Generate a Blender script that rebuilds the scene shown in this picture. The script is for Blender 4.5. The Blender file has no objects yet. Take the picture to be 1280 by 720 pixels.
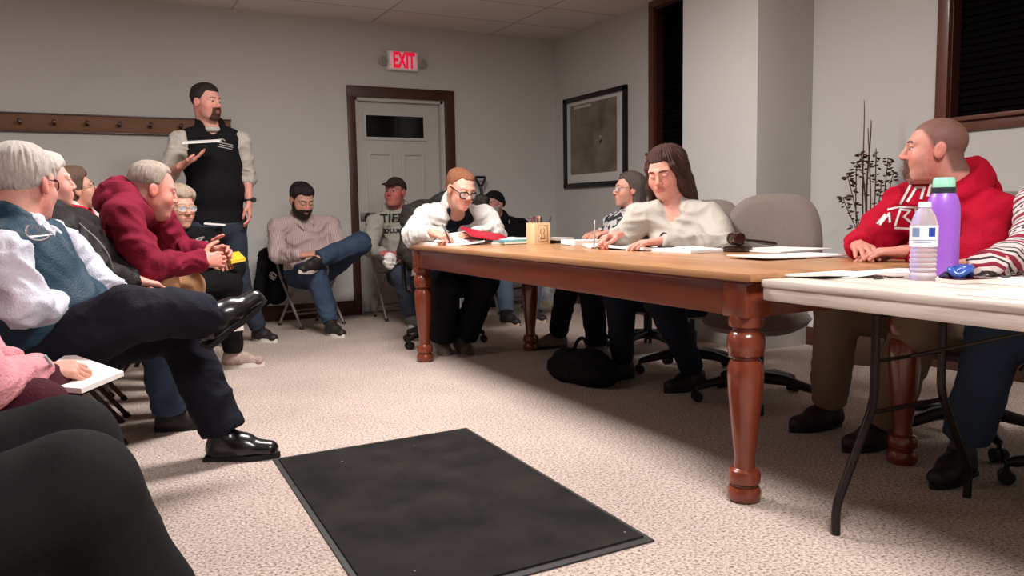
import bpy, math, random
import numpy as np
from mathutils import Vector, Matrix
from mathutils.bvhtree import BVHTree

random.seed(7)
SC = bpy.context.scene
COL = SC.collection
PI = math.pi
WORLD = set()

# ------------------------------------------------------------------ camera (solved from the room's own straight lines)
FPX = 1006.46
YAW, PITCH, ROLL = 0.476528, -0.0959597, -0.0162968
CAM_H = 1.0
_cy, _sy = math.cos(YAW), math.sin(YAW)
_f = np.array([_sy * math.cos(PITCH), _cy * math.cos(PITCH), math.sin(PITCH)])
_r = np.array([_cy, -_sy, 0.0])
_u = np.cross(_r, _f)
_r2 = _r * math.cos(ROLL) + _u * math.sin(ROLL)
_u2 = -_r * math.sin(ROLL) + _u * math.cos(ROLL)
CAMP = np.array([0, 0, CAM_H])

def ray(px, py):
    return _r2 * (px - 640) / FPX - _u2 * (py - 360) / FPX + _f

def W(px, py, Y):           # the point of the room's plane y = Y seen at a photo pixel
    d = ray(px, py); return CAMP + d * (Y / d[1])

def WX(px, py, X):
    d = ray(px, py); return CAMP + d * (X / d[0])

def WZ(px, py, Z):
    d = ray(px, py); return CAMP + d * ((Z - CAM_H) / d[2])

cam = bpy.data.cameras.new('camera'); cam.sensor_width = 36.0; cam.sensor_fit = 'HORIZONTAL'
cam.lens = FPX * 36.0 / 1280.0; cam.clip_start = 0.05
camo = bpy.data.objects.new('camera', cam); COL.objects.link(camo)
mw = Matrix.Identity(4)
for i in range(3):
    mw[i][0] = _r2[i]; mw[i][1] = _u2[i]; mw[i][2] = -_f[i]; mw[i][3] = CAMP[i]
camo.matrix_world = mw
SC.camera = camo

# ------------------------------------------------------------------ materials
def lin(c):
    return tuple(((v / 255) / 12.92 if v / 255 <= 0.04045 else ((v / 255 + 0.055) / 1.055) ** 2.4) for v in c)

_mc = {}
def mat(name, rgb, rough=0.6, metal=0.0, vary=0.0, vscale=8.0, bump=0.0, bscale=60.0, coat=0.0, spec=0.5, attr=None,
        trans=0.0, emit=0.0, sheen=0.0, sss=0.0, alpha=1.0, stretch=(1, 1, 1), ior=1.45):
    if name in _mc: return _mc[name]
    m = bpy.data.materials.new(name); m.use_nodes = True
    nt = m.node_tree; N = nt.nodes; L = nt.links
    b = N['Principled BSDF']; c = lin(rgb)
    b.inputs['Base Color'].default_value = (*c, 1)
    b.inputs['Roughness'].default_value = rough; b.inputs['Metallic'].default_value = metal
    b.inputs['Specular IOR Level'].default_value = spec
    b.inputs['Coat Weight'].default_value = coat; b.inputs['Coat Roughness'].default_value = 0.12
    b.inputs['Transmission Weight'].default_value = trans; b.inputs['Sheen Weight'].default_value = sheen
    b.inputs['Alpha'].default_value = alpha; b.inputs['IOR'].default_value = ior
    if sss:
        b.inputs['Subsurface Weight'].default_value = sss; b.inputs['Subsurface Scale'].default_value = 0.01
    if emit:
        b.inputs['Emission Color'].default_value = (*c, 1); b.inputs['Emission Strength'].default_value = emit
    tc = N.new('ShaderNodeTexCoord'); mp = N.new('ShaderNodeMapping'); mp.inputs['Scale'].default_value = stretch
    L.new(tc.outputs['Object'], mp.inputs['Vector'])
    base = None
    if attr:
        a = N.new('ShaderNodeAttribute'); a.attribute_name = attr; base = a.outputs['Color']
    if vary:
        n = N.new('ShaderNodeTexNoise'); n.inputs['Scale'].default_value = vscale; n.inputs['Detail'].default_value = 4
        L.new(mp.outputs[0], n.inputs['Vector'])
        r = N.new('ShaderNodeMapRange'); r.inputs[1].default_value = 0.25; r.inputs[2].default_value = 0.75
        r.inputs[3].default_value = 1 - vary; r.inputs[4].default_value = 1 + vary
        L.new(n.outputs[0], r.inputs[0])
        mx = N.new('ShaderNodeVectorMath'); mx.operation = 'SCALE'
        if base is not None: L.new(base, mx.inputs[0])
        else: mx.inputs[0].default_value = c
        L.new(r.outputs[0], mx.inputs['Scale']); base = mx.outputs[0]
    if base is not None: L.new(base, b.inputs['Base Color'])
    if bump:
        n2 = N.new('ShaderNodeTexNoise'); n2.inputs['Scale'].default_value = bscale; n2.inputs['Detail'].default_value = 3
        L.new(mp.outputs[0], n2.inputs['Vector'])
        bp = N.new('ShaderNodeBump'); bp.inputs['Strength'].default_value = bump; bp.inputs['Distance'].default_value = 0.01
        L.new(n2.outputs[0], bp.inputs['Height']); L.new(bp.outputs[0], b.inputs['Normal'])
    _mc[name] = m
    return m

def ramp_mat(name, build):
    """a material whose colour comes from build(nodes, links, texcoord node) -> socket"""
    if name in _mc: return _mc[name]
    m = bpy.data.materials.new(name); m.use_nodes = True
    N = m.node_tree.nodes; L = m.node_tree.links; b = N['Principled BSDF']
    tc = N.new('ShaderNodeTexCoord')
    s = build(N, L, tc, b)
    if s is not None: L.new(s, b.inputs['Base Color'])
    _mc[name] = m
    return m

def cramp(N, L, fac, stops, interp='LINEAR'):
    r = N.new('ShaderNodeValToRGB'); r.color_ramp.interpolation = interp
    el = r.color_ramp.elements
    while len(el) < len(stops): el.new(0.5)
    for e, (p, c) in zip(el, stops):
        e.position = p; e.color = (*lin(c), 1)
    L.new(fac, r.inputs[0]); return r.outputs[0]

# ------------------------------------------------------------------ mesh collecting
class MB:
    def __init__(s): s.V = []; s.F = []
    def add(s, v, f):
        o = len(s.V); s.V += [tuple(map(float, p)) for p in v]; s.F += [tuple(i + o for i in q) for q in f]; return s
    def box(s, c, size, R=None, bev=0.0):
        x, y, z = (d / 2 for d in size)
        if bev <= 0:
            v = [(sx * x, sy * y, sz * z) for sz in (-1, 1) for sx, sy in ((-1, -1), (1, -1), (1, 1), (-1, 1))]
            f = [(0, 3, 2, 1), (4, 5, 6, 7), (0, 1, 5, 4), (1, 2, 6, 5), (2, 3, 7, 6), (3, 0, 4, 7)]
        else:
            b = min(bev, x * .98, y * .98, z * .98)
            bm = bmesh_box(x, y, z, b); v, f = bm
        if R is not None: v = [tuple(R @ Vector(p)) for p in v]
        return s.add([(p[0] + c[0], p[1] + c[1], p[2] + c[2]) for p in v], f)
    def tube(s, path, r, n=8, cap=True, closed=False):
        return s.add(*tube(path, r, n, cap, closed))
    def lathe(s, prof, c=(0, 0, 0), n=24, M=None):
        v = []; f = []
        for (r, z) in prof:
            for k in range(n):
                a = 2 * PI * k / n; p = Vector((r * math.cos(a), r * math.sin(a), z))
                if M is not None: p = M @ p
                v.append((p[0] + c[0], p[1] + c[1], p[2] + c[2]))
        m = len(prof)
        for i in range(m - 1):
            for k in range(n):
                f.append((i * n + k, i * n + (k + 1) % n, (i + 1) * n + (k + 1) % n, (i + 1) * n + k))
        f.append(tuple(range(n - 1, -1, -1))); f.append(tuple((m - 1) * n + k for k in range(n)))
        return s.add(v, f)
    def prism(s, poly, z0, z1, M=None):
        n = len(poly); v = [(x, y, z0) for x, y in poly] + [(x, y, z1) for x, y in poly]
        if M is not None: v = [tuple(M @ Vector(p)) for p in v]
        f = [tuple(range(n - 1, -1, -1)), tuple(range(n, 2 * n))] + [(i, (i + 1) % n, n + (i + 1) % n, n + i) for i in range(n)]
        return s.add(v, f)
    def build(s, name, material, parent=None, smooth=40, world=False):
        return mkobj(name, s.V, s.F, material, parent, smooth)

def bmesh_box(x, y, z, b):
    import bmesh
    bm = bmesh.new(); bmesh.ops.create_cube(bm, size=2)
    for v in bm.verts: v.co = (v.co.x * x, v.co.y * y, v.co.z * z)
    bmesh.ops.bevel(bm, geom=bm.edges[:] + bm.verts[:], offset=b, segments=2, profile=0.6, affect='EDGES')
    bm.verts.index_update()
    v = [tuple(q.co) for q in bm.verts]; f = [tuple(q.index for q in p.verts) for p in bm.faces]
    bm.free(); return v, f

def tube(path, r, n=8, cap=True, closed=False):
    P = [Vector(p) for p in path]; m = len(P)
    R = r if isinstance(r, (list, tuple)) else [r] * m
    v = []; f = []; nrm = None
    for i in range(m):
        if closed: t = (P[(i + 1) % m] - P[i - 1])
        else: t = P[min(i + 1, m - 1)] - P[max(i - 1, 0)]
        t.normalize()
        if nrm is None:
            a = Vector((0, 0, 1)) if abs(t.z) < .9 else Vector((1, 0, 0)); nrm = t.cross(a).normalized()
        else:
            nrm = (nrm - t * nrm.dot(t)).normalized()
        bn = t.cross(nrm)
        for k in range(n):
            a = 2 * PI * k / n; v.append(tuple(P[i] + (nrm * math.cos(a) + bn * math.sin(a)) * R[i]))
    for i in range(m if closed else m - 1):
        j = (i + 1) % m
        for k in range(n): f.append((i * n + k, i * n + (k + 1) % n, j * n + (k + 1) % n, j * n + k))
    if cap and not closed: f += [tuple(range(n - 1, -1, -1)), tuple((m - 1) * n + k for k in range(n))]
    return v, f

def smoothpath(pts, n=6):
    P = [np.array(p, float) for p in pts]; out = []
    for i in range(len(P) - 1):
        p0 = P[max(i - 1, 0)]; p1 = P[i]; p2 = P[i + 1]; p3 = P[min(i + 2, len(P) - 1)]
        for k in range(n):
            t = k / n
            out.append(0.5 * ((2 * p1) + (-p0 + p2) * t + (2 * p0 - 5 * p1 + 4 * p2 - p3) * t * t + (-p0 + 3 * p1 - 3 * p2 + p3) * t ** 3))
    out.append(P[-1]); return out

def fillet(pts, r=0.03, n=4):
    P = [np.array(p, float) for p in pts]; out = [P[0]]
    for i in range(1, len(P) - 1):
        a = P[i - 1] - P[i]; b = P[i + 1] - P[i]; la = np.linalg.norm(a); lb = np.linalg.norm(b)
        q = min(r, la * .45, lb * .45); s = P[i] + a / la * q; e = P[i] + b / lb * q
        for k in range(n + 1):
            t = k / n; out.append((1 - t) ** 2 * s + 2 * t * (1 - t) * P[i] + t * t * e)
    out.append(P[-1]); return out

def mkobj(name, V, F, material, parent=None, smooth=40, cols=None):
    me = bpy.data.meshes.new(name)
    me.from_pydata([tuple(v) for v in V] if not isinstance(V, np.ndarray) else V.tolist(), [], F if not isinstance(F, np.ndarray) else F.tolist())
    if isinstance(material, (list, tuple)):
        for q in material: me.materials.append(q)
    elif material: me.materials.append(material)
    if cols is not None:
        a = me.attributes.new('Col', 'FLOAT_COLOR', 'POINT')
        c4 = np.ones((len(cols), 4), np.float32); c4[:, :3] = cols
        a.data.foreach_set('color', c4.ravel())
    if smooth:
        me.polygons.foreach_set('use_smooth', [True] * len(me.polygons))
        if smooth < 180: me.set_sharp_from_angle(angle=math.radians(smooth))
    me.update()
    o = bpy.data.objects.new(name, me); COL.objects.link(o)
    if parent is not None:
        o.parent = parent
        o.matrix_parent_inverse = parent.matrix_basis.inverted() if parent.name in WORLD else Matrix.Identity(4)
    return o

def empty(name, loc=(0, 0, 0), rz=0.0, world=False):
    """an Empty at a thing's base; world=True means its parts are built in room coordinates"""
    o = bpy.data.objects.new(name, None); COL.objects.link(o)
    o.location = tuple(map(float, loc)); o.rotation_euler = (0, 0, rz); o.empty_display_size = 0.1
    if world: WORLD.add(o.name)
    return o

def tag(o, label=None, cat=None, group=None, kind=None):
    if label: o['label'] = label
    if cat: o['category'] = cat
    if group: o['group'] = group
    if kind: o['kind'] = kind
    return o

def setting(o):
    o['kind'] = 'structure'; return o

def thing_base(o, base):
    """move a single-mesh thing's origin to its base, keeping its geometry where it is"""
    b = Vector(tuple(map(float, base))); o.data.transform(Matrix.Translation(-b)); o.location = b; return o

def copy_tree(o, parent=None):
    c = o.copy(); COL.objects.link(c)
    if parent is not None: c.parent = parent
    for ch in o.children: copy_tree(ch, c)
    return c

def decal_text(name, body, size, target, origin, right, up, material, parent, off=0.003, depth=None, spacing=1.0, bold=0.0, shear=0.0, lift=0.25):
    """lettering cut as a mesh and laid onto a surface"""
    cu = bpy.data.curves.new(name, 'FONT'); cu.body = body; cu.size = size; cu.align_x = 'CENTER'; cu.align_y = 'CENTER'
    cu.space_character = spacing; cu.offset = bold; cu.shear = shear; cu.resolution_u = 3
    o = bpy.data.objects.new(name, cu); COL.objects.link(o)
    dg = bpy.context.evaluated_depsgraph_get(); dg.update()
    me = bpy.data.meshes.new_from_object(o.evaluated_get(dg))
    V = [v.co.copy() for v in me.vertices]; F = [tuple(p.vertices) for p in me.polygons]
    bpy.data.objects.remove(o); bpy.data.curves.remove(cu); bpy.data.meshes.remove(me)
    return lay(name, V, F, target, origin, right, up, material, parent, off, lift)

def lay(name, V, F, target, origin, right, up, material, parent, off=0.003, lift=0.25):
    import bmesh
    bm = bmesh.new(); vs = [bm.verts.new((p[0], p[1], 0)) for p in V]
    for q in F:
        try: bm.faces.new([vs[i] for i in q])
        except ValueError: pass
    bmesh.ops.triangulate(bm, faces=bm.faces[:])
    L = max(max(abs(p[0]) for p in V), 0.02) / 10
    for _ in range(3):
        es = [e for e in bm.edges if e.calc_length() > L]
        if not es: break
        bmesh.ops.subdivide_edges(bm, edges=es, cuts=1); bmesh.ops.triangulate(bm, faces=bm.faces[:])
    right = Vector(right).normalized(); up = Vector(up); up = (up - right * up.dot(right)).normalized(); n = right.cross(up)
    org = Vector(tuple(map(float, origin)))
    tree = None
    if target is not None:
        tm = target.data; tree = BVHTree.FromPolygons([v.co.copy() for v in tm.vertices], [tuple(p.vertices) for p in tm.polygons])
    for v in bm.verts:
        p = org + right * v.co.x + up * v.co.y
        if tree is not None:
            h = tree.ray_cast(p + n * lift, -n, lift * 2.5)
            if h[0] is not None: p = h[0] + n * off
        v.co = p
    bm.verts.index_update()
    V2 = [tuple(v.co) for v in bm.verts]; F2 = [tuple(v.index for v in f.verts) for f in bm.faces]
    bm.free()
    return mkobj(name, V2, F2, material, parent, 60)

# ------------------------------------------------------------------ signed-distance modelling (for bodies and cloth)
def n3(v): v = np.array(v, float); return v / (np.linalg.norm(v) + 1e-12)

def cap(a, b, ra, rb=None, k=0.02, op='+', flat=None, cut=False, cuta=False):
    return dict(t='c', a=np.array(a, float), b=np.array(b, float), ra=ra, rb=ra if rb is None else rb, k=k, op=op, flat=flat, cut=cut, cuta=cuta)

def ell(c, r, R=None, k=0.03, op='+'):
    return dict(t='e', c=np.array(c, float), r=np.array(r, float), R=None if R is None else np.array(R, float), k=k, op=op)

def halfspace(p, n, k=0.005):          # removes everything on the n side of p
    return dict(t='h', p=np.array(p, float), n=n3(n), k=k, op='h')

def pbb(p):
    if p['t'] == 'c':
        m = max(p['ra'], p['rb']); return np.minimum(p['a'], p['b']) - m, np.maximum(p['a'], p['b']) + m
    m = max(p['r']); return p['c'] - m, p['c'] + m

def pdist(p, X):
    if p['t'] == 'h': return (X - p['p']) @ p['n']
    if p['t'] == 'c':
        ba = p['b'] - p['a']; L2 = ba @ ba + 1e-12; q = X - p['a']; h = (q @ ba) / L2; t = np.clip(h, 0, 1)
        q = q - t[..., None] * ba
        if p['flat'] is not None:
            n, s = p['flat']; n = np.array(n); q = q + (q @ n)[..., None] * n * (1 / s - 1)
        d = np.sqrt((q * q).sum(-1)) - (p['ra'] + (p['rb'] - p['ra']) * t)
        L = math.sqrt(L2)
        if p['cut']: d = np.maximum(d, (h - 1) * L)
        if p['cuta']: d = np.maximum(d, -h * L)
        return d
    q = X - p['c']
    if p['R'] is not None: q = q @ p['R'].T
    r = p['r']; k0 = np.sqrt(((q / r) ** 2).sum(-1)); k1 = np.sqrt(((q / (r * r)) ** 2).sum(-1)) + 1e-9
    return k0 * (k0 - 1) / k1

def smin(a, b, k):
    h = np.clip(0.5 + 0.5 * (b - a) / k, 0, 1); return b + (a - b) * h - k * h * (1 - h)

def field(prims, h, lo=None, hi=None):
    add = [p for p in prims if p['op'] == '+']
    bl = np.min([pbb(p)[0] for p in add], 0) - 0.03 if lo is None else lo
    bh = np.max([pbb(p)[1] for p in add], 0) + 0.03 if hi is None else hi
    n = np.ceil((bh - bl) / h).astype(int) + 1
    D = np.full(n, 0.3, np.float64)
    ax = [bl[i] + h * np.arange(n[i]) for i in range(3)]
    for p in prims:
        if p['op'] == 'h': i0 = np.zeros(3, int); i1 = n
        else:
            a, b = pbb(p); pad = p['k'] + 3 * h
            i0 = np.clip(np.floor((a - pad - bl) / h).astype(int), 0, n); i1 = np.clip(np.ceil((b + pad - bl) / h).astype(int) + 1, 0, n)
        if (i1 <= i0).any(): continue
        sl = tuple(slice(i0[i], i1[i]) for i in range(3))
        X = np.stack(np.meshgrid(*[ax[i][sl[i]] for i in range(3)], indexing='ij'), -1)
        d = pdist(p, X); blk = D[sl]
        if p['op'] == '+': D[sl] = smin(blk, d, p['k'])
        elif p['op'] == '-': D[sl] = -smin(-blk, d, p['k'])
        elif p['op'] == 'h': D[sl] = -smin(-blk, -d, p['k'])
    return D, bl, h

def nets(D, lo, h, relax=1):
    S = D < 0
    n = np.array(D.shape)
    c = np.zeros(n - 1, np.int8)
    for dx in (0, 1):
        for dy in (0, 1):
            for dz in (0, 1): c += S[dx:n[0] - 1 + dx, dy:n[1] - 1 + dy, dz:n[2] - 1 + dz]
    act = (c > 0) & (c < 8); idx = np.argwhere(act)
    vid = np.full(n - 1, -1, np.int64); vid[act] = np.arange(len(idx))
    acc = np.zeros((len(idx), 3)); cnt = np.zeros(len(idx))
    cor = [np.array((i & 1, (i >> 1) & 1, (i >> 2) & 1)) for i in range(8)]
    val = [D[tuple((idx + q).T)] for q in cor]
    for i in range(8):
        for b in range(3):
            j = i | (1 << b)
            if j == i: continue
            m = (val[i] < 0) != (val[j] < 0)
            t = val[i][m] / (val[i][m] - val[j][m])
            acc[m] += cor[i] + t[:, None] * (cor[j] - cor[i]); cnt[m] += 1
    V = lo + h * (idx + acc / cnt[:, None])
    F = []
    for a in range(3):
        b, cx = (a + 1) % 3, (a + 2) % 3
        s0 = [slice(1, -1)] * 3; s0[a] = slice(0, -1); s1 = [slice(1, -1)] * 3; s1[a] = slice(1, None)
        A = S[tuple(s0)]; B = S[tuple(s1)]
        for inv in (0, 1):
            e = np.argwhere((A & ~B) if inv == 0 else (~A & B))
            if not len(e): continue
            e = e + 1; e[:, a] -= 1
            eb = np.zeros(3, int); eb[b] = 1; ec = np.zeros(3, int); ec[cx] = 1
            q = np.stack([vid[tuple((e - eb - ec).T)], vid[tuple((e - ec).T)], vid[tuple(e.T)], vid[tuple((e - eb).T)]], 1)
            F.append(q if inv == 0 else q[:, ::-1])
    F = np.concatenate(F) if F else np.zeros((0, 4), int)
    F = F[(F >= 0).all(1)]
    for _ in range(relax):
        A = np.zeros_like(V); C = np.zeros(len(V))
        for k in range(4):
            i, j = F[:, k], F[:, (k + 1) % 4]
            np.add.at(A, i, V[j]); np.add.at(C, i, 1); np.add.at(A, j, V[i]); np.add.at(C, j, 1)
        V = 0.5 * V + 0.5 * A / np.maximum(C, 1)[:, None]
    return V, F

def vnormals(V, F):
    a = V[F[:, 2]] - V[F[:, 0]]; b = V[F[:, 3]] - V[F[:, 1]]; fn = np.cross(a, b); N = np.zeros_like(V)
    for k in range(4): np.add.at(N, F[:, k], fn)
    return N / (np.linalg.norm(N, axis=1)[:, None] + 1e-12)

def vnoise(P, seed=0):
    i = np.floor(P).astype(np.int64); f = P - i; u = f * f * (3 - 2 * f); out = np.zeros(len(P))
    for dx in (0, 1):
        for dy in (0, 1):
            for dz in (0, 1):
                q = i + (dx, dy, dz)
                h = (q[:, 0] * 374761393 + q[:, 1] * 668265263 + q[:, 2] * 2147483647 + seed * 974634757) & 0xFFFFFFFF
                h = ((h ^ (h >> 13)) * 1274126177) & 0xFFFFFFFF
                h = (h ^ (h >> 16)) / 0xFFFFFFFF * 2 - 1
                w = (u[:, 0] if dx else 1 - u[:, 0]) * (u[:, 1] if dy else 1 - u[:, 1]) * (u[:, 2] if dz else 1 - u[:, 2])
                out += w * h
    return out

def wrinkle(V, F, amp, freq=11.0, seed=1, stretch=(1, 1, 1.0)):
    if amp <= 0: return V
    N = vnormals(V, F); P = V * np.array(stretch) * freq
    P2 = P + 0.9 * np.stack([vnoise(P * .6 + 7, seed), vnoise(P * .6 + 31, seed + 1), vnoise(P * .6 + 57, seed + 2)], 1)
    r = 1 - 2 * np.abs(vnoise(P2, seed + 3)) ** 0.8; s = 0.5 * (1 - 2 * np.abs(vnoise(P2 * 2.1 + 11, seed + 4)))
    q = 1 - 2 * np.abs(vnoise(P2 * np.array((.55, .55, 1.7)) + 5, seed + 9)) ** .7
    return V + N * ((r + s + .9 * q) * amp * 0.8)[:, None]

def sdf_obj(name, prims, h, material, parent, amp=0.0, freq=11.0, seed=1, stretch=(1, 1, 1), relax=1, smooth=180):
    D, lo, hh = field(prims, h); V, F = nets(D, lo, hh, relax); V = wrinkle(V, F, amp, freq, seed, stretch)
    return mkobj(name, V, F, material, parent, smooth)
LIGHTS = [(1.35, .4, 105, 'lit ceiling panel over the near end of the room'), (1.35, 3.9, 130, 'lit ceiling panel over the middle of the room'), (-1.3, 4.6, 25, 'added fill light panel over the audience chairs, brightening the back left')]  # last panel is an added fill, put in to lift the back left wall
EXPOSURE = 0.12
SC.view_settings.view_transform = 'Standard'; SC.view_settings.look = 'None'; SC.view_settings.gamma = 1; SC.view_settings.use_curve_mapping = False
SC.view_settings.exposure = EXPOSURE
# ------------------------------------------------------------------ the room
XR, YB, ZC, XL, YF = 4.55, 7.72, 2.835, -3.3, -2.6
WALLC = (196, 193, 189)
M_wall = mat('wall_paint', WALLC, .85, vary=.03, vscale=1.3, bump=.05, bscale=120)
M_trim = mat('dark_stained_wood', (66, 34, 27), .42, vary=.25, vscale=7, stretch=(1, 1, .18), coat=.15)
M_trimw = mat('window_casing_wood', (92, 52, 38), .4, vary=.22, vscale=9, stretch=(1, .3, .3), coat=.2)
M_door = mat('white_door_paint', (186, 182, 176), .5, vary=.02)
M_black = mat('black_plastic', (14, 13, 13), .42)
M_night = mat('night_glass', (9, 9, 9), .12, spec=.5)

def carpet(N, L, tc, b):
    b.inputs['Roughness'].default_value = .95; b.inputs['Specular IOR Level'].default_value = .1
    n1 = N.new('ShaderNodeTexNoise'); n1.inputs['Scale'].default_value = 100; n1.inputs['Detail'].default_value = 2.5; n1.inputs['Roughness'].default_value = .65
    n2 = N.new('ShaderNodeTexNoise'); n2.inputs['Scale'].default_value = 1.6; n2.inputs['Detail'].default_value = 3
    n3_ = N.new('ShaderNodeTexVoronoi'); n3_.inputs['Scale'].default_value = 95
    for n in (n1, n2, n3_): L.new(tc.outputs['Object'], n.inputs['Vector'])
    c1 = cramp(N, L, n1.outputs[0], [(.30, (100, 82, 73)), (.41, (150, 131, 121)), (.50, (181, 164, 154)), (.68, (199, 185, 176))])
    r = N.new('ShaderNodeMapRange'); r.inputs[1].default_value = .3; r.inputs[2].default_value = .7; r.inputs[3].default_value = .90; r.inputs[4].default_value = 1.06
    L.new(n2.outputs[0], r.inputs[0])
    v = N.new('ShaderNodeVectorMath'); v.operation = 'SCALE'; L.new(c1, v.inputs[0]); L.new(r.outputs[0], v.inputs['Scale'])
    bp = N.new('ShaderNodeBump'); bp.inputs['Strength'].default_value = .5; bp.inputs['Distance'].default_value = .008
    L.new(n3_.outputs['Distance'], bp.inputs['Height']); L.new(bp.outputs[0], b.inputs['Normal'])
    return v.outputs[0]
M_carpet = ramp_mat('speckled_carpet', carpet)

def ceilmat(N, L, tc, b):
    b.inputs['Roughness'].default_value = .9; b.inputs['Specular IOR Level'].default_value = .1
    mp = N.new('ShaderNodeMapping'); mp.inputs['Location'].default_value = (-2.5 + 1.29 * 10, -7.20 + .66 * 20, 0); L.new(tc.outputs['Object'], mp.inputs['Vector'])
    br = N.new('ShaderNodeTexBrick'); br.offset = 0; br.squash = 1
    br.inputs['Color1'].default_value = (*lin((226, 216, 210)), 1); br.inputs['Color2'].default_value = (*lin((220, 210, 204)), 1); br.inputs['Mortar'].default_value = (*lin((188, 176, 170)), 1)
    br.inputs['Scale'].default_value = 1; br.inputs['Mortar Size'].default_value = .012; br.inputs['Brick Width'].default_value = 1.29; br.inputs['Row Height'].default_value = .66
    L.new(mp.outputs[0], br.inputs['Vector'])
    n = N.new('ShaderNodeTexNoise'); n.inputs['Scale'].default_value = 90; L.new(tc.outputs['Object'], n.inputs['Vector'])
    bp = N.new('ShaderNodeBump'); bp.inputs['Strength'].default_value = .25; L.new(n.outputs[0], bp.inputs['Height']); L.new(bp.outputs[0], b.inputs['Normal'])
    return br.outputs['Color']
M_ceil = ramp_mat('acoustic_tile', ceilmat)

def boxobj(name, lo, hi, m, parent=None, bev=0.0):
    b = MB(); b.box([(a + c) / 2 for a, c in zip(lo, hi)], [c - a for a, c in zip(lo, hi)], bev=bev); return b.build(name, m, parent, 30)

T = .14
setting(boxobj('floor', (XL - T, YF - T, -.12), (XR + T, YB + T, 0), M_carpet))
setting(boxobj('ceiling', (XL - T, YF - T, ZC), (XR + T, YB + T, ZC + .1), M_ceil))
DX0, DX1, DZ = 2.30, 3.225, 2.115         # door opening
b = MB()
b.box(((XL - T + DX0) / 2, YB + T / 2, ZC / 2), (DX0 - XL + T, T, ZC)); b.box(((DX1 + XR + T) / 2, YB + T / 2, ZC / 2), (XR + T - DX1, T, ZC)); b.box(((DX0 + DX1) / 2, YB + T / 2, (DZ + ZC) / 2), (DX1 - DX0, T, ZC - DZ))
setting(b.build('wall_back', M_wall, None, 20))
WZ0, WZ1 = 1.50, 2.78
W1 = (4.62, 5.95); W2 = (1.70, 3.13)
b = MB(); ys = [YF - T, W2[0], W2[1], W1[0], W1[1], YB + T]
for i in range(5):
    y0, y1 = ys[i], ys[i + 1]
    if i in (1, 3):
        b.box((XR + T / 2, (y0 + y1) / 2, WZ0 / 2), (T, y1 - y0, WZ0)); b.box((XR + T / 2, (y0 + y1) / 2, (WZ1 + ZC) / 2), (T, y1 - y0, ZC - WZ1))
    else: b.box((XR + T / 2, (y0 + y1) / 2, ZC / 2), (T, y1 - y0, ZC))
setting(b.build('wall_right', M_wall, None, 20))
setting(boxobj('wall_column', (4.03, 4.15, 0), (XR, 4.93, ZC), M_wall, None, .006))
setting(boxobj('wall_left', (XL - T, YF - T, 0), (XL, YB + T, ZC), M_wall))
setting(boxobj('wall_front', (XL - T, YF - T, 0), (XR + T, YF, ZC), M_wall))

# windows: black night panes behind lowered dark blinds
M_blind = mat('dark_blind', (9, 6, 6), .9, spec=.05)
for k, (y0, y1) in enumerate((W1, W2)):
    wn = empty('window_%d' % (k + 1), (XR, (y0 + y1) / 2, WZ0), world=True)
    b = MB(); cw = .075
    b.box((XR - .012, y0 - cw / 2 + .01, (WZ0 + WZ1) / 2), (.03, cw, WZ1 - WZ0 + .02), bev=.006); b.box((XR - .012, y1 + cw / 2 - .01, (WZ0 + WZ1) / 2), (.03, cw, WZ1 - WZ0 + .02), bev=.006)
    b.box((XR - .012, (y0 + y1) / 2, min(WZ1 + cw / 2, ZC - .02) - .01), (.03, y1 - y0 + 2 * cw - .02, .06), bev=.006)
    b.build('casing', M_trimw, wn)
    b = MB()
    for yy in (y0 + .01, y1 - .01): b.box((XR + .06, yy, (WZ0 + WZ1) / 2), (.12, .02, WZ1 - WZ0))
    b.box((XR + .06, (y0 + y1) / 2, WZ1 - .01), (.12, y1 - y0, .02)); b.build('jamb', M_trim, wn)
    b = MB(); b.box((XR + .02, (y0 + y1) / 2, WZ0 - .012), (.14, y1 - y0 + 2 * cw + .02, .026), bev=.006); b.box((XR - .012, (y0 + y1) / 2, WZ0 - .055), (.024, y1 - y0 + 2 * cw - .02, .06), bev=.006); b.build('window_sill', M_trimw, wn)
    boxobj('pane', (XR + .115, y0 + .02, WZ0), (XR + .125, y1 - .02, WZ1 - .02), M_night, wn)
    b = MB(); z = WZ0 + .02
    while z < WZ1 - .05:
        b.box((XR + .075, (y0 + y1) / 2, z), (.004, y1 - y0 - .05, .045), R=Matrix.Rotation(.5, 3, 'Y')); z += .042
    b.box((XR + .075, (y0 + y1) / 2, WZ1 - .045), (.05, y1 - y0 - .05, .05)); b.build('blind', M_blind, wn, 0)
    wn['kind'] = 'structure'

# door
dr = empty('door_1', ((DX0 + DX1) / 2, YB, 0), world=True); cw = .075
b = MB()
for xx in (DX0 - cw / 2 + .005, DX1 + .105 / 2 + .015): b.box((xx, YB - .012, DZ / 2 + .05), (cw if xx < 2.5 else .105, .034, DZ + .1), bev=.004)
b.box(((DX0 - cw + DX1 + .12) / 2, YB - .012, DZ + .055), (DX1 - DX0 + cw + .12, .036, .105), bev=.004)
b.build('casing', M_trim, dr)
b = MB()
for xx in (DX0 + .014, DX1 - .014): b.box((xx, YB + .06, DZ / 2), (.028, .12, DZ))
b.box(((DX0 + DX1) / 2, YB + .06, DZ - .014), (DX1 - DX0, .12, .028)); b.build('frame', M_door, dr)
sx0, sx1 = DX0 + .03, DX1 - .03; ys_ = YB + .06
b = MB(); b.box(((sx0 + sx1) / 2, ys_ + .022, DZ / 2 - .005), (sx1 - sx0, .044, DZ - .04)); b.build('slab', M_door, dr)
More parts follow.
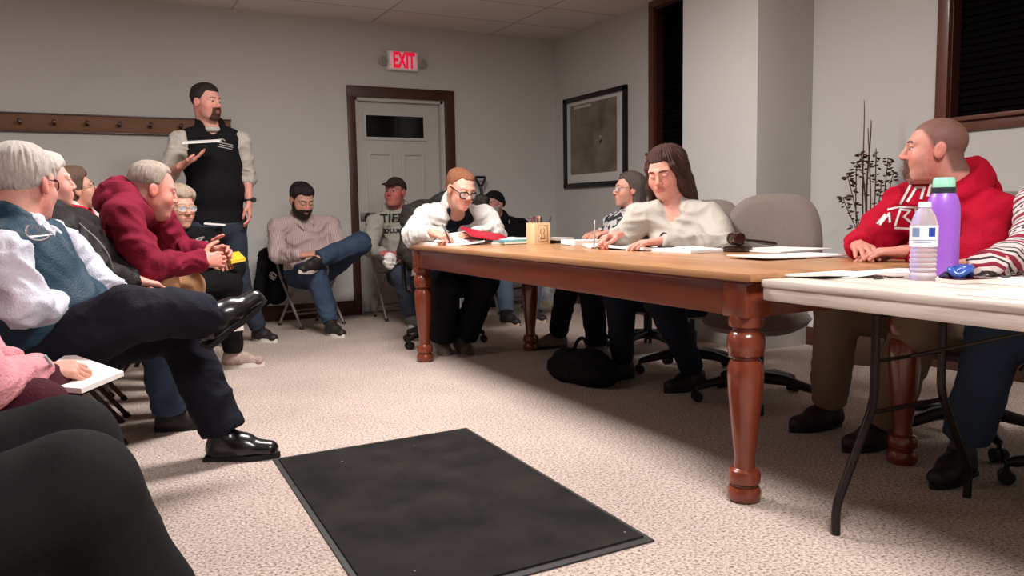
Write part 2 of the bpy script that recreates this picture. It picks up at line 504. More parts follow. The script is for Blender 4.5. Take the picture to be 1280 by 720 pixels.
def panelframe(x0, x1, z0, z1, w=.03, t=.014):
    b = MB()
    for a in ((x0, x0 + w), (x1 - w, x1)): b.box(((a[0] + a[1]) / 2, ys_ - t / 2, (z0 + z1) / 2), (w, t, z1 - z0), bev=.005)
    for a in ((z0, z0 + w), (z1 - w, z1)): b.box(((x0 + x1) / 2, ys_ - t / 2, (a[0] + a[1]) / 2), (x1 - x0 - 2 * w + .006, t, w), bev=.003)
    return b
px0, px1 = 2.43, 3.06
panelframe(px0 - .03, px1 + .0, 1.715, 1.985).build('light_frame', M_door, dr)
b = MB(); b.box(((px0 + px1 - .03) / 2, ys_ - .004, 1.85), (px1 - px0 - .02, .006, .225)); pn = b.build('pane', M_night, dr)
b = MB(); b.box((2.74, ys_ - .009, 1.85), (.012, .004, .225)); b.build('glazing_bar', M_black, dr)
for x0, x1 in ((px0 - .0, 2.69), (2.79, px1 - .03)):
    for z0, z1 in ((.95, 1.60), (.2, .82)): panelframe(x0, x1, z0, z1, .03, .014).build('raised_panel', M_door, dr)
b = MB(); hz = .965
b.lathe([(.0, 0), (.032, 0), (.032, .012), (.012, .016), (.012, .05), (.03, .055), (.034, .075), (.022, .092), (0, .095)], (sx0 + .07, ys_, hz), 16, Matrix.Rotation(PI / 2, 3, 'X'))
kb = b.build('door_handle', mat('dark_metal_knob', (60, 52, 48), .35, .8), dr)
b = MB(); b.box((sx0 + .085, ys_ - .02, hz + .0), (.15, .03, .075), bev=.008); b.build('lock_case', mat('grey_lock_case', (120, 114, 110), .4, .5), dr)
dr['kind'] = 'structure'

# baseboards
setting(boxobj('baseboard_back', (XL, YB - .018, 0), (DX0 - .07, YB, .145), M_trim, None, .004))
M_base = mat('pale_baseboard', (168, 160, 152), .5)
setting(boxobj('baseboard_right', (XR - .018, YF, 0), (XR, YB, .13), M_trim, None, .004))
# low pale baseboard heater to the right of the door
ht = empty('baseboard_heater', ((DX1 + XR) / 2, YB - .04, 0), world=True)
b = MB(); b.box(((DX1 + .15 + XR - .05) / 2, YB - .035, .10), (XR - DX1 - .2, .066, .18), bev=.01); b.build('cover', M_base, ht)
b = MB(); b.box(((DX1 + .15 + XR - .05) / 2, YB - .07, .035), (XR - DX1 - .24, .008, .02)); b.box(((DX1 + .15 + XR - .05) / 2, YB - .07, .165), (XR - DX1 - .24, .008, .015)); b.build('air_slot', M_black, ht)
tag(ht, 'low pale baseboard heater along the back wall right of the door', 'heater')

# coat rail on the back wall
cr = empty('coat_rail', (-.6, YB, 1.70), world=True)
M_rail = mat('brown_rail_wood', (116, 80, 58), .55, vary=.2, vscale=5, stretch=(.25, 1, 1.5), spec=.25)
b = MB(); b.box(((-2.4 + 1.15) / 2, YB - .013, 1.778), (3.55, .026, .148), bev=.004); b.build('board', M_rail, cr)
b = MB(); b.box(((-2.4 + 1.15) / 2, YB - .016, 1.849), (3.56, .034, .014), bev=.003); b.box(((-2.4 + 1.15) / 2, YB - .016, 1.706), (3.56, .034, .014), bev=.003); b.build('edge_molding', M_trim, cr)
for i in range(13):
    x = float(W(24, 152, YB)[0]) + .242 * (i - 5) + .005
    if x < -2.3 or x > 1.1: continue
    b = MB(); b.lathe([(.0, 0), (.014, 0), (.011, .02), (.010, .05), (.017, .06), (.016, .075), (0, .08)], (x, YB - .026, 1.768), 12, Matrix.Rotation(PI / 2 - .25, 3, 'X')); b.build('coat_peg', M_trim, cr)
tag(cr, 'long brown wooden coat rail with dark pegs on the back wall', 'coat rail')

# exit sign with two emergency lamp heads
ex = empty('exit_sign', (2.795, YB, 2.39), world=True); ec = np.array((2.795, YB - .03, 2.482))
M_sign = mat('white_sign_plastic', (226, 218, 212), .4)
b = MB(); b.box(ec, (.325, .06, .195), bev=.022); b.build('housing', M_sign, ex)
M_red = mat('lit_red_letters', (206, 12, 52), .4, emit=.75)
M_glowp = mat('lit_sign_face', (240, 176, 184), .4, emit=.22)
b = MB(); b.box(ec + (0, -.031, 0), (.272, .003, .158), bev=.001); b.build('face', M_glowp, ex)
dt = decal_text('letters', 'EXIT', .205, None, ec + (.005, -.034, -.004), (1, 0, 0), (0, 0, 1), M_red, ex, bold=.009)
for v in dt.data.vertices: v.co.x = ec[0] + .005 + (v.co.x - ec[0] - .005) * .54
b = MB()
M_lamp = mat('lamp_head_plastic', (178, 170, 164), .5); M_lens = mat('lamp_lens', (150, 146, 142), .2)
for sx in (-1, 1):
    b = MB(); b.lathe([(0, 0), (.03, 0), (.042, .018), (.045, .05), (.04, .058), (0, .058)], ec + (sx * .205, .02, -.012), 20, Matrix.Rotation(PI / 2, 3, 'X')); lh = b.build('lamp_head', M_lamp, ex)
    b = MB(); b.lathe([(0, 0), (.036, 0), (.03, .008), (0, .01)], ec + (sx * .205, -.037, -.012), 20, Matrix.Rotation(PI / 2, 3, 'X')); b.build('lens', M_lens, lh)
tag(ex, 'lit red EXIT sign with two round lamp heads above the door', 'exit sign')

# framed map on the right wall
fm = empty('framed_map', (XR, 6.93, 1.22), world=True)
y0, y1, z0, z1 = 6.36, 7.50, 1.225, 2.165; fw_ = .05
M_frame = mat('black_frame', (20, 16, 15), .35)
b = MB()
for yy in (y0 + fw_ / 2, y1 - fw_ / 2): b.box((XR - .018, yy, (z0 + z1) / 2), (.036, fw_, z1 - z0), bev=.006)
for zz in (z0 + fw_ / 2, z1 - fw_ / 2): b.box((XR - .018, (y0 + y1) / 2, zz), (.036, y1 - y0, fw_), bev=.006)
b.build('frame', M_frame, fm)
boxobj('mat_board', (XR - .012, y0 + .03, z0 + .03), (XR - .006, y1 - .03, z1 - .03), mat('pale_mat_board', (208, 205, 200), .6), fm)
def mapmat(N, L, tc, b):
    b.inputs['Roughness'].default_value = .35
    n = N.new('ShaderNodeTexNoise'); n.inputs['Scale'].default_value = 3.5; n.inputs['Detail'].default_value = 8; L.new(tc.outputs['Object'], n.inputs['Vector'])
    c = cramp(N, L, n.outputs[0], [(.3, (86, 78, 68)), (.5, (118, 110, 98)), (.72, (140, 131, 116))])
    mp = N.new('ShaderNodeMapping'); mp.inputs['Rotation'].default_value = (0, PI / 2, 0); L.new(tc.outputs['Object'], mp.inputs['Vector'])
    br = N.new('ShaderNodeTexBrick'); br.offset = 0; br.inputs['Color1'].default_value = (1, 1, 1, 1); br.inputs['Color2'].default_value = (.92, .92, .92, 1); br.inputs['Mortar'].default_value = (.75, .75, .75, 1)
    br.inputs['Scale'].default_value = 1; br.inputs['Mortar Size'].default_value = .0025; br.inputs['Brick Width'].default_value = .11; br.inputs['Row Height'].default_value = .11; L.new(mp.outputs[0], br.inputs['Vector'])
    mx = N.new('ShaderNodeMix'); mx.data_type = 'RGBA'; mx.blend_type = 'MULTIPLY'; mx.inputs[0].default_value = 1; L.new(c, mx.inputs[6]); L.new(br.outputs[0], mx.inputs[7])
    return mx.outputs[2]
boxobj('map_sheet', (XR - .016, y0 + .17, z0 + .14), (XR - .012, y1 - .125, z1 - .085), ramp_mat('aerial_map_print', mapmat), fm)
boxobj('map_title', (XR - .018, y1 - .52, z1 - .125), (XR - .016, y1 - .2, z1 - .10), mat('pale_print', (190, 186, 178), .5), fm)
b = MB(); 
for k in range(7): b.box((XR - .017, 6.80 + .03 * random.random(), 1.66 + .012 * k * random.random()), (.002, .03, .022))
b.build('town_mark', mat('pale_map_mark', (168, 164, 156), .5), fm)
boxobj('seal', (XR - .016, y0 + .085, z0 + .075), (XR - .013, y0 + .115, z0 + .11), M_black, fm)
tag(fm, 'large black framed map with pale border on the right wall', 'picture')

# ceiling light troffers (they light the room, the audience one is added fill; most of them hang before and above the frame)
M_diff = mat('lit_diffuser', (255, 246, 238), .5, emit=3.0)
def troffer(x, y, power, label):
    t = empty('ceiling_light', (x, y, ZC), world=True)
    b = MB(); L_, W_ = 1.22, .60
    for sx in (-1, 1): b.box((x + sx * (L_ / 2 - .015), y, ZC - .012), (.03, W_, .024))
    for sy in (-1, 1): b.box((x, y + sy * (W_ / 2 - .015), ZC - .012), (L_, .03, .024))
    b.build('frame', M_sign, t)
    boxobj('diffuser', (x - L_ / 2 + .03, y - W_ / 2 + .03, ZC - .012), (x + L_ / 2 - .03, y + W_ / 2 - .03, ZC - .006), M_diff, t)
    ld = bpy.data.lights.new('ceiling_lamp', 'AREA'); ld.shape = 'RECTANGLE'; ld.size = L_ - .1; ld.size_y = W_ - .1; ld.energy = power; ld.color = (1, .965, .945)
    lo = bpy.data.objects.new('ceiling_lamp', ld); COL.objects.link(lo); lo.location = (x, y, ZC - .03)
    tag(t, label, 'ceiling light')
for x, y, p, lb in LIGHTS: troffer(x, y, p, lb)
wd = bpy.data.worlds.new('world'); SC.world = wd; wd.use_nodes = True
wd.node_tree.nodes['Background'].inputs[0].default_value = (.012, .013, .016, 1); wd.node_tree.nodes['Background'].inputs[1].default_value = 1
# ------------------------------------------------------------------ furniture
def woodm(name, dark, light, rough=.3, coat=.35, stretch=(1, .08, 1), scale=14):
    def f(N, L, tc, b):
        b.inputs['Roughness'].default_value = rough; b.inputs['Coat Weight'].default_value = coat; b.inputs['Coat Roughness'].default_value = .18
        mp = N.new('ShaderNodeMapping'); mp.inputs['Scale'].default_value = stretch; L.new(tc.outputs['Object'], mp.inputs['Vector'])
        n = N.new('ShaderNodeTexNoise'); n.inputs['Scale'].default_value = scale; n.inputs['Detail'].default_value = 6; n.inputs['Distortion'].default_value = .6; L.new(mp.outputs[0], n.inputs['Vector'])
        return cramp(N, L, n.outputs[0], [(.25, dark), (.75, light)])
    return ramp_mat(name, f)
M_top = woodm('table_top_wood', (156, 106, 70), (194, 146, 104), .34, .3)
M_red_wood = woodm('red_brown_wood', (84, 36, 22), (122, 56, 34), .3, .45)
M_leg = woodm('turned_leg_wood', (92, 38, 22), (130, 58, 34), .26, .5, (1, 1, .12))

tb = empty('meeting_table', (2.33, 3.52, 0), world=True)
TX0, TX1, TY0, TY1, TZ = 1.855, 2.80, 1.93, 5.11, .785
b = MB(); b.box(((TX0 + TX1) / 2, (TY0 + TY1) / 2, TZ - .014), (TX1 - TX0, TY1 - TY0, .028), bev=.008); b.build('tabletop', M_top, tb)
b = MB(); b.box(((TX0 + TX1) / 2, (TY0 + TY1) / 2, TZ - .034), (TX1 - TX0 - .03, TY1 - TY0 - .03, .014), bev=.005); b.build('edge_molding', M_red_wood, tb)
ax0, ax1, ay0, ay1 = 1.925, 2.735, 2.02, 5.02
for c, s in ((((ax0 - .035), (ay0 + ay1) / 2), (.028, ay1 - ay0)), ((ax1 + .035, (ay0 + ay1) / 2), (.028, ay1 - ay0)), (((ax0 + ax1) / 2, ay0 - .035), (ax1 - ax0, .028)), (((ax0 + ax1) / 2, ay1 + .035), (ax1 - ax0, .028))):
    b = MB(); b.box((c[0], c[1], .70), (s[0], s[1], .125), bev=.003); b.build('apron', M_red_wood, tb)
prof = [(0, 0), (.047, 0), (.056, .012), (.057, .035), (.050, .05), (.043, .054), (.043, .058), (.053, .066), (.055, .09), (.050, .108), (.036, .116), (.036, .122), (.034, .15), (.040, .20), (.050, .30), (.058, .38), (.061, .43), (.060, .465), (.052, .485), (.044, .490), (.044, .496), (.058, .506), (.063, .53), (.062, .565), (.054, .580), (.046, .586), (.046, .594), (.058, .602), (.06, .622), (.058, .638), (.0, .638)]
for x in (ax0, ax1):
    for y in (ay0, ay1):
        b = MB(); b.lathe(prof, (x, y, 0), 32); b.box((x, y, .695), (.11, .11, .12), bev=.004); b.build('leg', M_leg, tb, 35)
tag(tb, 'long reddish brown wooden meeting table with four turned legs', 'table')

ft = empty('folding_table', (2.26, 1.0, 0), world=True)
def plast(N, L, tc, b):
    b.inputs['Roughness'].default_value = .5
    mp = N.new('ShaderNodeMapping'); mp.inputs['Scale'].default_value = (3, .35, 8); L.new(tc.outputs['Object'], mp.inputs['Vector'])
    n = N.new('ShaderNodeTexNoise'); n.inputs['Scale'].default_value = 9; n.inputs['Detail'].default_value = 5; L.new(mp.outputs[0], n.inputs['Vector'])
    return cramp(N, L, n.outputs[0], [(.3, (172, 158, 146)), (.5, (204, 191, 180)), (.7, (218, 207, 197))])
M_plast = ramp_mat('pale_table_laminate', plast)
FX0, FX1, FY0, FY1, FZ = 1.885, 2.66, .12, 1.915, .768
b = MB(); b.box(((FX0 + FX1) / 2, (FY0 + FY1) / 2, FZ - .0125), (FX1 - FX0, FY1 - FY0, .025), bev=.007); b.build('tabletop', M_plast, ft)
b = MB(); b.box(((FX0 + FX1) / 2, (FY0 + FY1) / 2, FZ - .045), (FX1 - FX0 - .008, FY1 - FY0 - .008, .045), bev=.008); b.build('skirt', M_plast, ft)
M_steel = mat('dark_bronze_steel', (52, 46, 44), .38, .75)
for yy, sg in ((1.66, 1), (.38, -1)):
    for sx, fx in ((-1, 1.955), (1, 2.59)):
        b = MB(); mx = 2.27 + sx * .16
        b.tube(fillet([(mx, yy, FZ - .07), (mx, yy, .39), (fx + sx * .004, yy, .085), (fx, yy, 0.002)], .05), .0135, 12); b.build('leg', M_steel, ft)
    for zz in (.36, .66): b = MB(); b.tube([(2.11, yy, zz), (2.43, yy, zz)], .008, 8); b.build('crossbar', M_steel, ft)
    b = MB(); b.tube([(2.27, yy, .52), (2.27, yy - sg * .52, FZ - .07)], .006, 8); b.tube([(2.11, yy, .52), (2.43, yy, .52)], .006, 8); b.build('brace', M_steel, ft)
tag(ft, 'pale laminate folding table with bent steel legs at the right', 'table')

# floor mat
def matm(N, L, tc, b):
    b.inputs['Roughness'].default_value = .95; b.inputs['Specular IOR Level'].default_value = .15
    n = N.new('ShaderNodeTexNoise'); n.inputs['Scale'].default_value = 5; n.inputs['Detail'].default_value = 6; L.new(tc.outputs['Object'], n.inputs['Vector'])
    c = cramp(N, L, n.outputs[0], [(.3, (22, 20, 19)), (.7, (40, 37, 35))])
    v = N.new('ShaderNodeTexVoronoi'); v.inputs['Scale'].default_value = 12; L.new(tc.outputs['Object'], v.inputs['Vector'])
    lt = N.new('ShaderNodeMath'); lt.operation = 'LESS_THAN'; lt.inputs[1].default_value = .05; L.new(v.outputs['Distance'], lt.inputs[0])
    rn = N.new('ShaderNodeSeparateColor'); L.new(v.outputs['Color'], rn.inputs[0])
    g = N.new('ShaderNodeMath'); g.operation = 'GREATER_THAN'; g.inputs[1].default_value = .70; L.new(rn.outputs[0], g.inputs[0])
    m = N.new('ShaderNodeMath'); m.operation = 'MULTIPLY'; L.new(lt.outputs[0], m.inputs[0]); L.new(g.outputs[0], m.inputs[1])
    mx = N.new('ShaderNodeMix'); mx.data_type = 'RGBA'; L.new(m.outputs[0], mx.inputs[0]); L.new(c, mx.inputs[6]); mx.inputs[7].default_value = (*lin((120, 116, 112)), 1)
    w = N.new('ShaderNodeTexNoise'); w.inputs['Scale'].default_value = 140; L.new(tc.outputs['Object'], w.inputs['Vector'])
    bp = N.new('ShaderNodeBump'); bp.inputs['Strength'].default_value = .6; L.new(w.outputs[0], bp.inputs['Height']); L.new(bp.outputs[0], b.inputs['Normal'])
    return mx.outputs[2]
fmt = empty('floor_mat', (1.02, 2.62, 0), world=True)
q = [WZ(341, 573, .008), WZ(583, 534, .008), WZ(818, 674, .008)]
m0, m1, m2 = [np.array((p[0], p[1])) for p in q]; m3 = m0 + (m2 - m1)
ctr = (m0 + m2) / 2
def inset(d): return [tuple(ctr + (p - ctr) * (1 - d / np.linalg.norm(p - ctr))) for p in (m0, m3, m2, m1)]
b = MB(); b.prism(inset(0), .0, .006); b.build('rubber_border', mat('mat_rubber', (46, 43, 42), .6), fmt, 20)
b = MB(); b.prism(inset(.035), .002, .012); b.build('pile', ramp_mat('black_mat_pile', matm), fmt, 20)
tag(fmt, 'black entrance mat flecked with lint on the speckled carpet', 'mat')

def pad(w, h, t, e=4.0, fn=None, nr=7, n=40, bul=.25):
    """cushion-like panel: w (y) by h (x) superellipse, thickness t; fn maps (x,y,z) to chair space"""
    V = []; F = []
    for side in (1, -1):
        o = len(V); V.append((0, 0, side * t / 2 * (1 + bul)))
        for i in range(1, nr + 1):
            r = (i / nr) ** .7
            for k in range(n):
                a = 2 * PI * k / n; ca, sa = math.cos(a), math.sin(a)
                d = (abs(ca) ** e + abs(sa) ** e) ** (-1 / e)
                z = side * t / 2 * ((1 - r ** 8) ** .5 + bul * (1 - r * r))
                V.append((r * d * ca * h / 2, r * d * sa * w / 2, z))
        for k in range(n):
            q = (o, o + 1 + k, o + 1 + (k + 1) % n); F.append(q if side > 0 else q[::-1])
        for i in range(nr - 1):
            for k in range(n):
                a0 = o + 1 + i * n; q = (a0 + k, a0 + n + k, a0 + n + (k + 1) % n, a0 + (k + 1) % n); F.append(q if side > 0 else q[::-1])
    o1 = 1 + (nr - 1) * n; o2 = 1 + nr * n + 1 + (nr - 1) * n
    for k in range(n): F.append((o1 + k, o2 + k, o2 + (k + 1) % n, o1 + (k + 1) % n))
    if fn: V = [fn(*p) for p in V]
    return V, F

M_fab = mat('taupe_chair_fabric', (112, 99, 93), .9, vary=.10, vscale=90, bump=.3, bscale=240, sheen=.15)
M_chairblack = mat('black_chair_plastic', (17, 16, 16), .45)
M_post = mat('grey_steel_post', (90, 88, 88), .35, .8)
def office_chair(loc, rz, label, back_h=.50, back_w=.47, back_z=.82, arms=True, fab=None, seat_z=.47, tilt=.14, pre=None, group=None, basez=0.3):
    fab = fab or M_fab; t = empty('office_chair', loc, rz)
    V, F = pad(.50, .48, .085, 3.6, lambda x, y, z: (x + .02, y, seat_z - .04 + z - .03 * (abs(x) / .24) ** 3 * (1 if x > 0 else .3))); mkobj('seat', V, F, fab, t, 60)
    ct, st = math.cos(tilt), math.sin(tilt)
    def bk(x, y, z):     # x along height
        hh = x; yy = y * (1 - .10 * max(0, hh) / (back_h / 2)); bow = .30 * yy * yy * 2
        X = -.20 - st * (hh + back_z - .55) + z * ct + bow; return (X, yy, back_z + ct * hh + z * st)
    V, F = pad(back_w, back_h, .075, 3.2, bk); mkobj('backrest', V, F, fab, t, 60)
    b = MB(); b.tube(smoothpath([(-.05, 0, seat_z - .09), (-.24, 0, seat_z - .08), (-.285, 0, seat_z + .06), (-.25 - st * .1, 0, back_z - .08)], 5), .022, 10); b.build('back_support', M_chairblack, t)
    if arms:
        for s in (1, -1):
            b = MB(); b.tube(fillet([(.02, s * .2, seat_z - .07), (.02, s * .285, seat_z - .06), (-.02, s * .285, seat_z + .19)], .05), .016, 10); a = b.build('armrest', M_chairblack, t)
            V, F = pad(.075, .27, .035, 3, lambda x, y, z, s=s: (x + .01, y + s * .285, seat_z + .20 + z)); mkobj('arm_pad', V, F, M_chairblack, a, 60)
    b = MB(); b.lathe([(0, .10), (.03, .10), (.03, .26), (.018, .265), (.018, seat_z - .09), (.09, seat_z - .088), (.09, seat_z - .07), (0, seat_z - .07)], n=20); b.build('gas_lift', M_chairblack, t, 30)
    for k in range(5):
        a = 2 * PI * k / 5 + basez; d = Vector((math.cos(a), math.sin(a), 0)); e = Vector((-d.y, d.x, 0))
        b = MB(); b.tube([d * .02 + Vector((0, 0, .125)), d * .14 + Vector((0, 0, .12)), d * .29 + Vector((0, 0, .085)), d * .315 + Vector((0, 0, .078))], [.032, .028, .02, .014], 10); lg = b.build('leg', M_chairblack, t)
        b = MB()
        for s in (1, -1):
            M = Matrix((( *e, ), (*d,), (0, 0, 1))).transposed()
            M2 = Matrix([[0, 0, e.x], [d.x, 0, e.y], [0, 1, 0]]); M2 = Matrix([[d.x, 0, e.x], [d.y, 0, e.y], [0, 1, 0]])
            b.lathe([(0, -.011), (.026, -.011), (.029, 0), (.026, .011), (0, .011)], d * .315 + e * s * .017 + Vector((0, 0, .029)), 16, M2)
        b.tube([d * .315 + Vector((0, 0, .03)), d * .315 + Vector((0, 0, .085))], .009, 8); b.build('caster', M_chairblack, lg)
    tag(t, label, 'chair', group); return t

M_fold = mat('grey_folding_metal', (138, 130, 124), .4, .45)
M_foldb = mat('brown_folding_metal', (66, 48, 42), .45, .4)
def folding_chair(loc, rz, label, m=None, group=None):
    m = m or M_fold; t = empty('folding_chair', loc, rz)
    V, F = pad(.40, .40, .022, 5, lambda x, y, z: (x + .0, y, .445 + z + .012 * (x / .2) - .018 * (1 - (y / .2) ** 2) * (1 - (x / .2) ** 2))); mkobj('seat', V, F, m, t, 50)
    V, F = pad(.43, .20, .016, 6, lambda x, y, z: (-.235 - .20 * x + z + .9 * y * y * .8, y, .755 + x)); mkobj('backrest', V, F, m, t, 50)
    for s in (1, -1):
        b = MB(); b.tube(fillet([(-.27, s * .19, .85), (-.225, s * .215, .75), (-.12, s * .215, .46), (.215, s * .215, .008)], .06), .0125, 10); lg = b.build('leg', m, t)
        b = MB(); b.tube([(.205, s * .215, .022), (.218, s * .215, .0)], .016, 10); b.build('foot_cap', M_black, lg)
        b = MB(); b.tube(fillet([(.13, s * .195, .425), (-.20, s * .195, .008)], .03), .0115, 10); lg = b.build('leg', m, t)
        b = MB(); b.tube([(-.19, s * .195, .022), (-.203, s * .195, .0)], .015, 10); b.build('foot_cap', M_black, lg)
    b = MB(); b.tube([(.13, -.215, .125), (.13, .215, .125)], .008, 8); b.build('crossbar', m, t)
    b = MB(); b.tube([(-.115, -.195, .125), (-.115, .195, .125)], .008, 8); b.build('crossbar', m, t)
    b = MB(); b.tube(fillet([(-.27, -.19, .85), (-.28, -.15, .862), (-.28, .15, .862), (-.27, .19, .85)], .04), .0125, 10); b.build('top_rail', m, t)
    tag(t, label, 'chair', group); return t

office_chair((2.30, 5.62, 0), -PI / 2 - .10, 'office chair at the far table end under the dark jacket', basez=.1)
office_chair((3.17, 3.78, 0), PI + .45, 'taupe office chair behind the woman in the cream sweater', back_z=.80)
office_chair((3.00, 3.06, 0), PI + .5, 'empty taupe office chair with a broad rounded back', back_z=.80, back_w=.53, back_h=.54, arms=False)
office_chair((3.42, 4.55, 0), PI, 'office chair of the older woman, mostly hidden behind the table', back_h=.4, back_z=.72)
office_chair((3.22, 2.10, 0), PI + .1, 'office chair holding the man in the red hoodie', back_z=.80, basez=.9)
office_chair((3.02, 1.42, 0), PI, 'office chair by the folding table under the person in the patterned sweater', back_z=.76)
# ------------------------------------------------------------------ people
def frame(fwd, up):
    x = n3(fwd); z = np.array(up, float); z = n3(z - x * (z @ x)); y = np.cross(z, x); return np.stack([x, y, z])   # rows

def head_core(p):
    jw = p.get('jaw', 1.0); fat = p.get('fat', 0.0)
    return [ell((-.012, 0, .04), (.097, .076, .083), k=.02), ell((.03, 0, -.02), (.062, .063 + .006 * fat, .09), k=.03),
            ell((.03, 0, -.063), (.055, (.053 + .009 * fat) * jw, .046), k=.03), ell((.072, 0, -.096), (.022, .026, .019), k=.025)]

def head_prims(p, neck):
    fat = p.get('fat', 0.0); ns = p.get('nose', 1.0); P = head_core(p)
    for s in (1, -1):
        P += [ell((.058, s * .037, -.027), (.026, .026 + .006 * fat, .027), k=.025),
              cap((.086, s * .008, .031), (.071, s * .046, .031), .011, .009, k=.016)]
    P += [ell((.081, 0, -.057), (.018, .03, .023), k=.02)]
    for s in (1, -1):
        P += [ell((.101, s * .031, .010), (.017, .018, .012), k=.013, op='-'), ell((.0785 + p.get('lid', 0) * .15, s * .031, .0165 - p.get('lid', 0)), (.0145, .017, .0085 + p.get('lid', 0) * .5), k=.004)]
    P += [cap((.090, 0, .02), (.111, 0, -.02), .0085 * ns, .012 * ns, k=.011), ell((.102, .0125, -.026), (.012, .008, .008), k=.007),
          ell((.102, -.0125, -.026), (.012, .008, .008), k=.007),
          ell((.0975, 0, -.0505), (.008, .024, .0055), k=.006), ell((.0955, 0, -.0635), (.008, .021, .0065), k=.006),
          cap((.107, -.022, -.057), (.107, .022, -.057), .003 + p.get('mouth', 0), k=.004, op='-')]
    for s in (1, -1):
        P += [ell((-.010, s * .080, -.001), (.020, .0085, .032), R=frame((1, -.25 * s, .2), (-.2, 0, 1)), k=.006),
              ell((-.001, s * .090, .003), (.009, .006, .017), k=.004, op='-')]
    nk = p.get('neck', 1.0)
    P += [cap((-.026, 0, -.045), neck, .052 * nk, .060 * nk, k=.025), cap((-.04, 0, -.03), np.array(neck) + (-.03, 0, 0), .045 * nk, .055 * nk, k=.03)]
    if p.get('dchin'): P += [ell((.036, 0, -.098), (.05, .046, .034 * p['dchin']), k=.03)]
    return P

HZ = [-.14, -.08, -.03, -.005, .0, .03, .05, .065, .08, .13]
HX = [-.05, -.05, -.028, -.02, .017, .03, .044, .068, .092, .12]

def hairline(V, dx=0.0, dz=0.0, nape=-.085):
    rec = .016 * np.exp(-((np.abs(V[..., 1]) - .046) / .018) ** 2) * (V[..., 2] > .03)
    k = (V[..., 0] - np.interp(V[..., 2] - dz - rec, HZ, HX) - dx) * .75
    return np.maximum(k, nape - V[..., 2])

def blend(c, m, col): return c * (1 - m[:, None]) + np.array(lin(col)) * m[:, None]

def head_mesh(p, neck, h):
    D, lo, hh = field(head_prims(p, neck), h, lo=np.array((-.14, -.115, min(-.15, neck[2] - .08))), hi=np.array((.14, .115, .14)))
    V, F = nets(D, lo, hh, 0)
    x, y, z = V.T; ay = np.abs(y); g = lambda d, w: np.exp(-(d / w) ** 2)
    sk = p['skin']; c = np.tile(np.array(lin(sk)), (len(V), 1))
    red = tuple(np.clip(np.array(sk) * (1.0, .78, .76), 0, 255))
    c = blend(c, .75 * p.get('flush', .6) * (g(np.sqrt((ay - .045) ** 2 + (z + .028) ** 2), .026) * (x > .03) + g(np.sqrt(y ** 2 + (z + .02) ** 2 + (x - .115) ** 2), .016)).clip(0, 1), red)
    c = blend(c, .5 * (np.sqrt((ay - .082) ** 2 + x ** 2) < .03) * 1.0, red)
    if p.get('stubble'):
        m = ((z < -.028 - .4 * np.clip(x - .02, 0, 1) + .25 * np.clip(.02 - x, 0, 1)) & (x > -.005) & (z > -.125)) * p['stubble']
        c = blend(c, m * 1.0, p['hairc'])
    if p.get('scalp'):
        kd = hairline(V, p.get('hx', 0), p.get('hz', 0)); m = np.clip(-kd / .012, 0, 1) * p['scalp'] * (ay < .079)
        c = blend(c, m, p['hairc'])
    if p.get('goatee'):
        m = ((ay < .038) & (z < -.031) & (z > -.112) & (x > .055)).astype(float) * p['goatee']; c = blend(c, m, p.get('beardc', p['hairc']))
    lip = ((ay < .024 - .35 * np.abs(z + .057)) & (np.abs(z + .057) < .0125) & (x > .085)).astype(float)
    c = blend(c, lip * .6, p.get('lip', (150, 84, 80)))
    bw = (np.abs(z - (.034 - 3.2 * (ay - .026) ** 2 - .06 * np.abs(ay - .026))) < .0042) & (ay > .011) & (ay < .05) & (x > .05)
    c = blend(c, bw * p.get('browk', .8), p.get('browc', p['hairc']))
    for s in (1, -1):      # eyeballs, rounded islands inside the sockets
        ev = []; ec = []; ef = []; n = 10; mth = 14
        ctr = np.array((.0775, s * .031, .0085)); gz = n3(p.get('gaze', (1, 0, -.05)))
        for i in range(n + 1):
            for j in range(mth):
                a = PI * i / n; b = 2 * PI * j / mth
                d = np.array((math.cos(a), math.sin(a) * math.cos(b), math.sin(a) * math.sin(b)))
                R = frame(gz, (0, 0, 1)); d = R.T @ d
                ev.append(ctr + d * .0125); ec.append(lin((30, 22, 18)) if i < 3 else lin((205, 196, 190)))
        for i in range(n):
            for j in range(mth): ef.append((i * mth + j, (i + 1) * mth + j, (i + 1) * mth + (j + 1) % mth, i * mth + (j + 1) % mth))
        F = np.concatenate([F, np.array(ef) + len(V)]); V = np.concatenate([V, np.array(ev)]); c = np.concatenate([c, np.array(ec)])
    return V, F, c

def core_d(p, X):
    d = None
    for q in head_core(p):
        e = pdist(q, X); d = e if d is None else smin(d, e, q['k'])
    return d

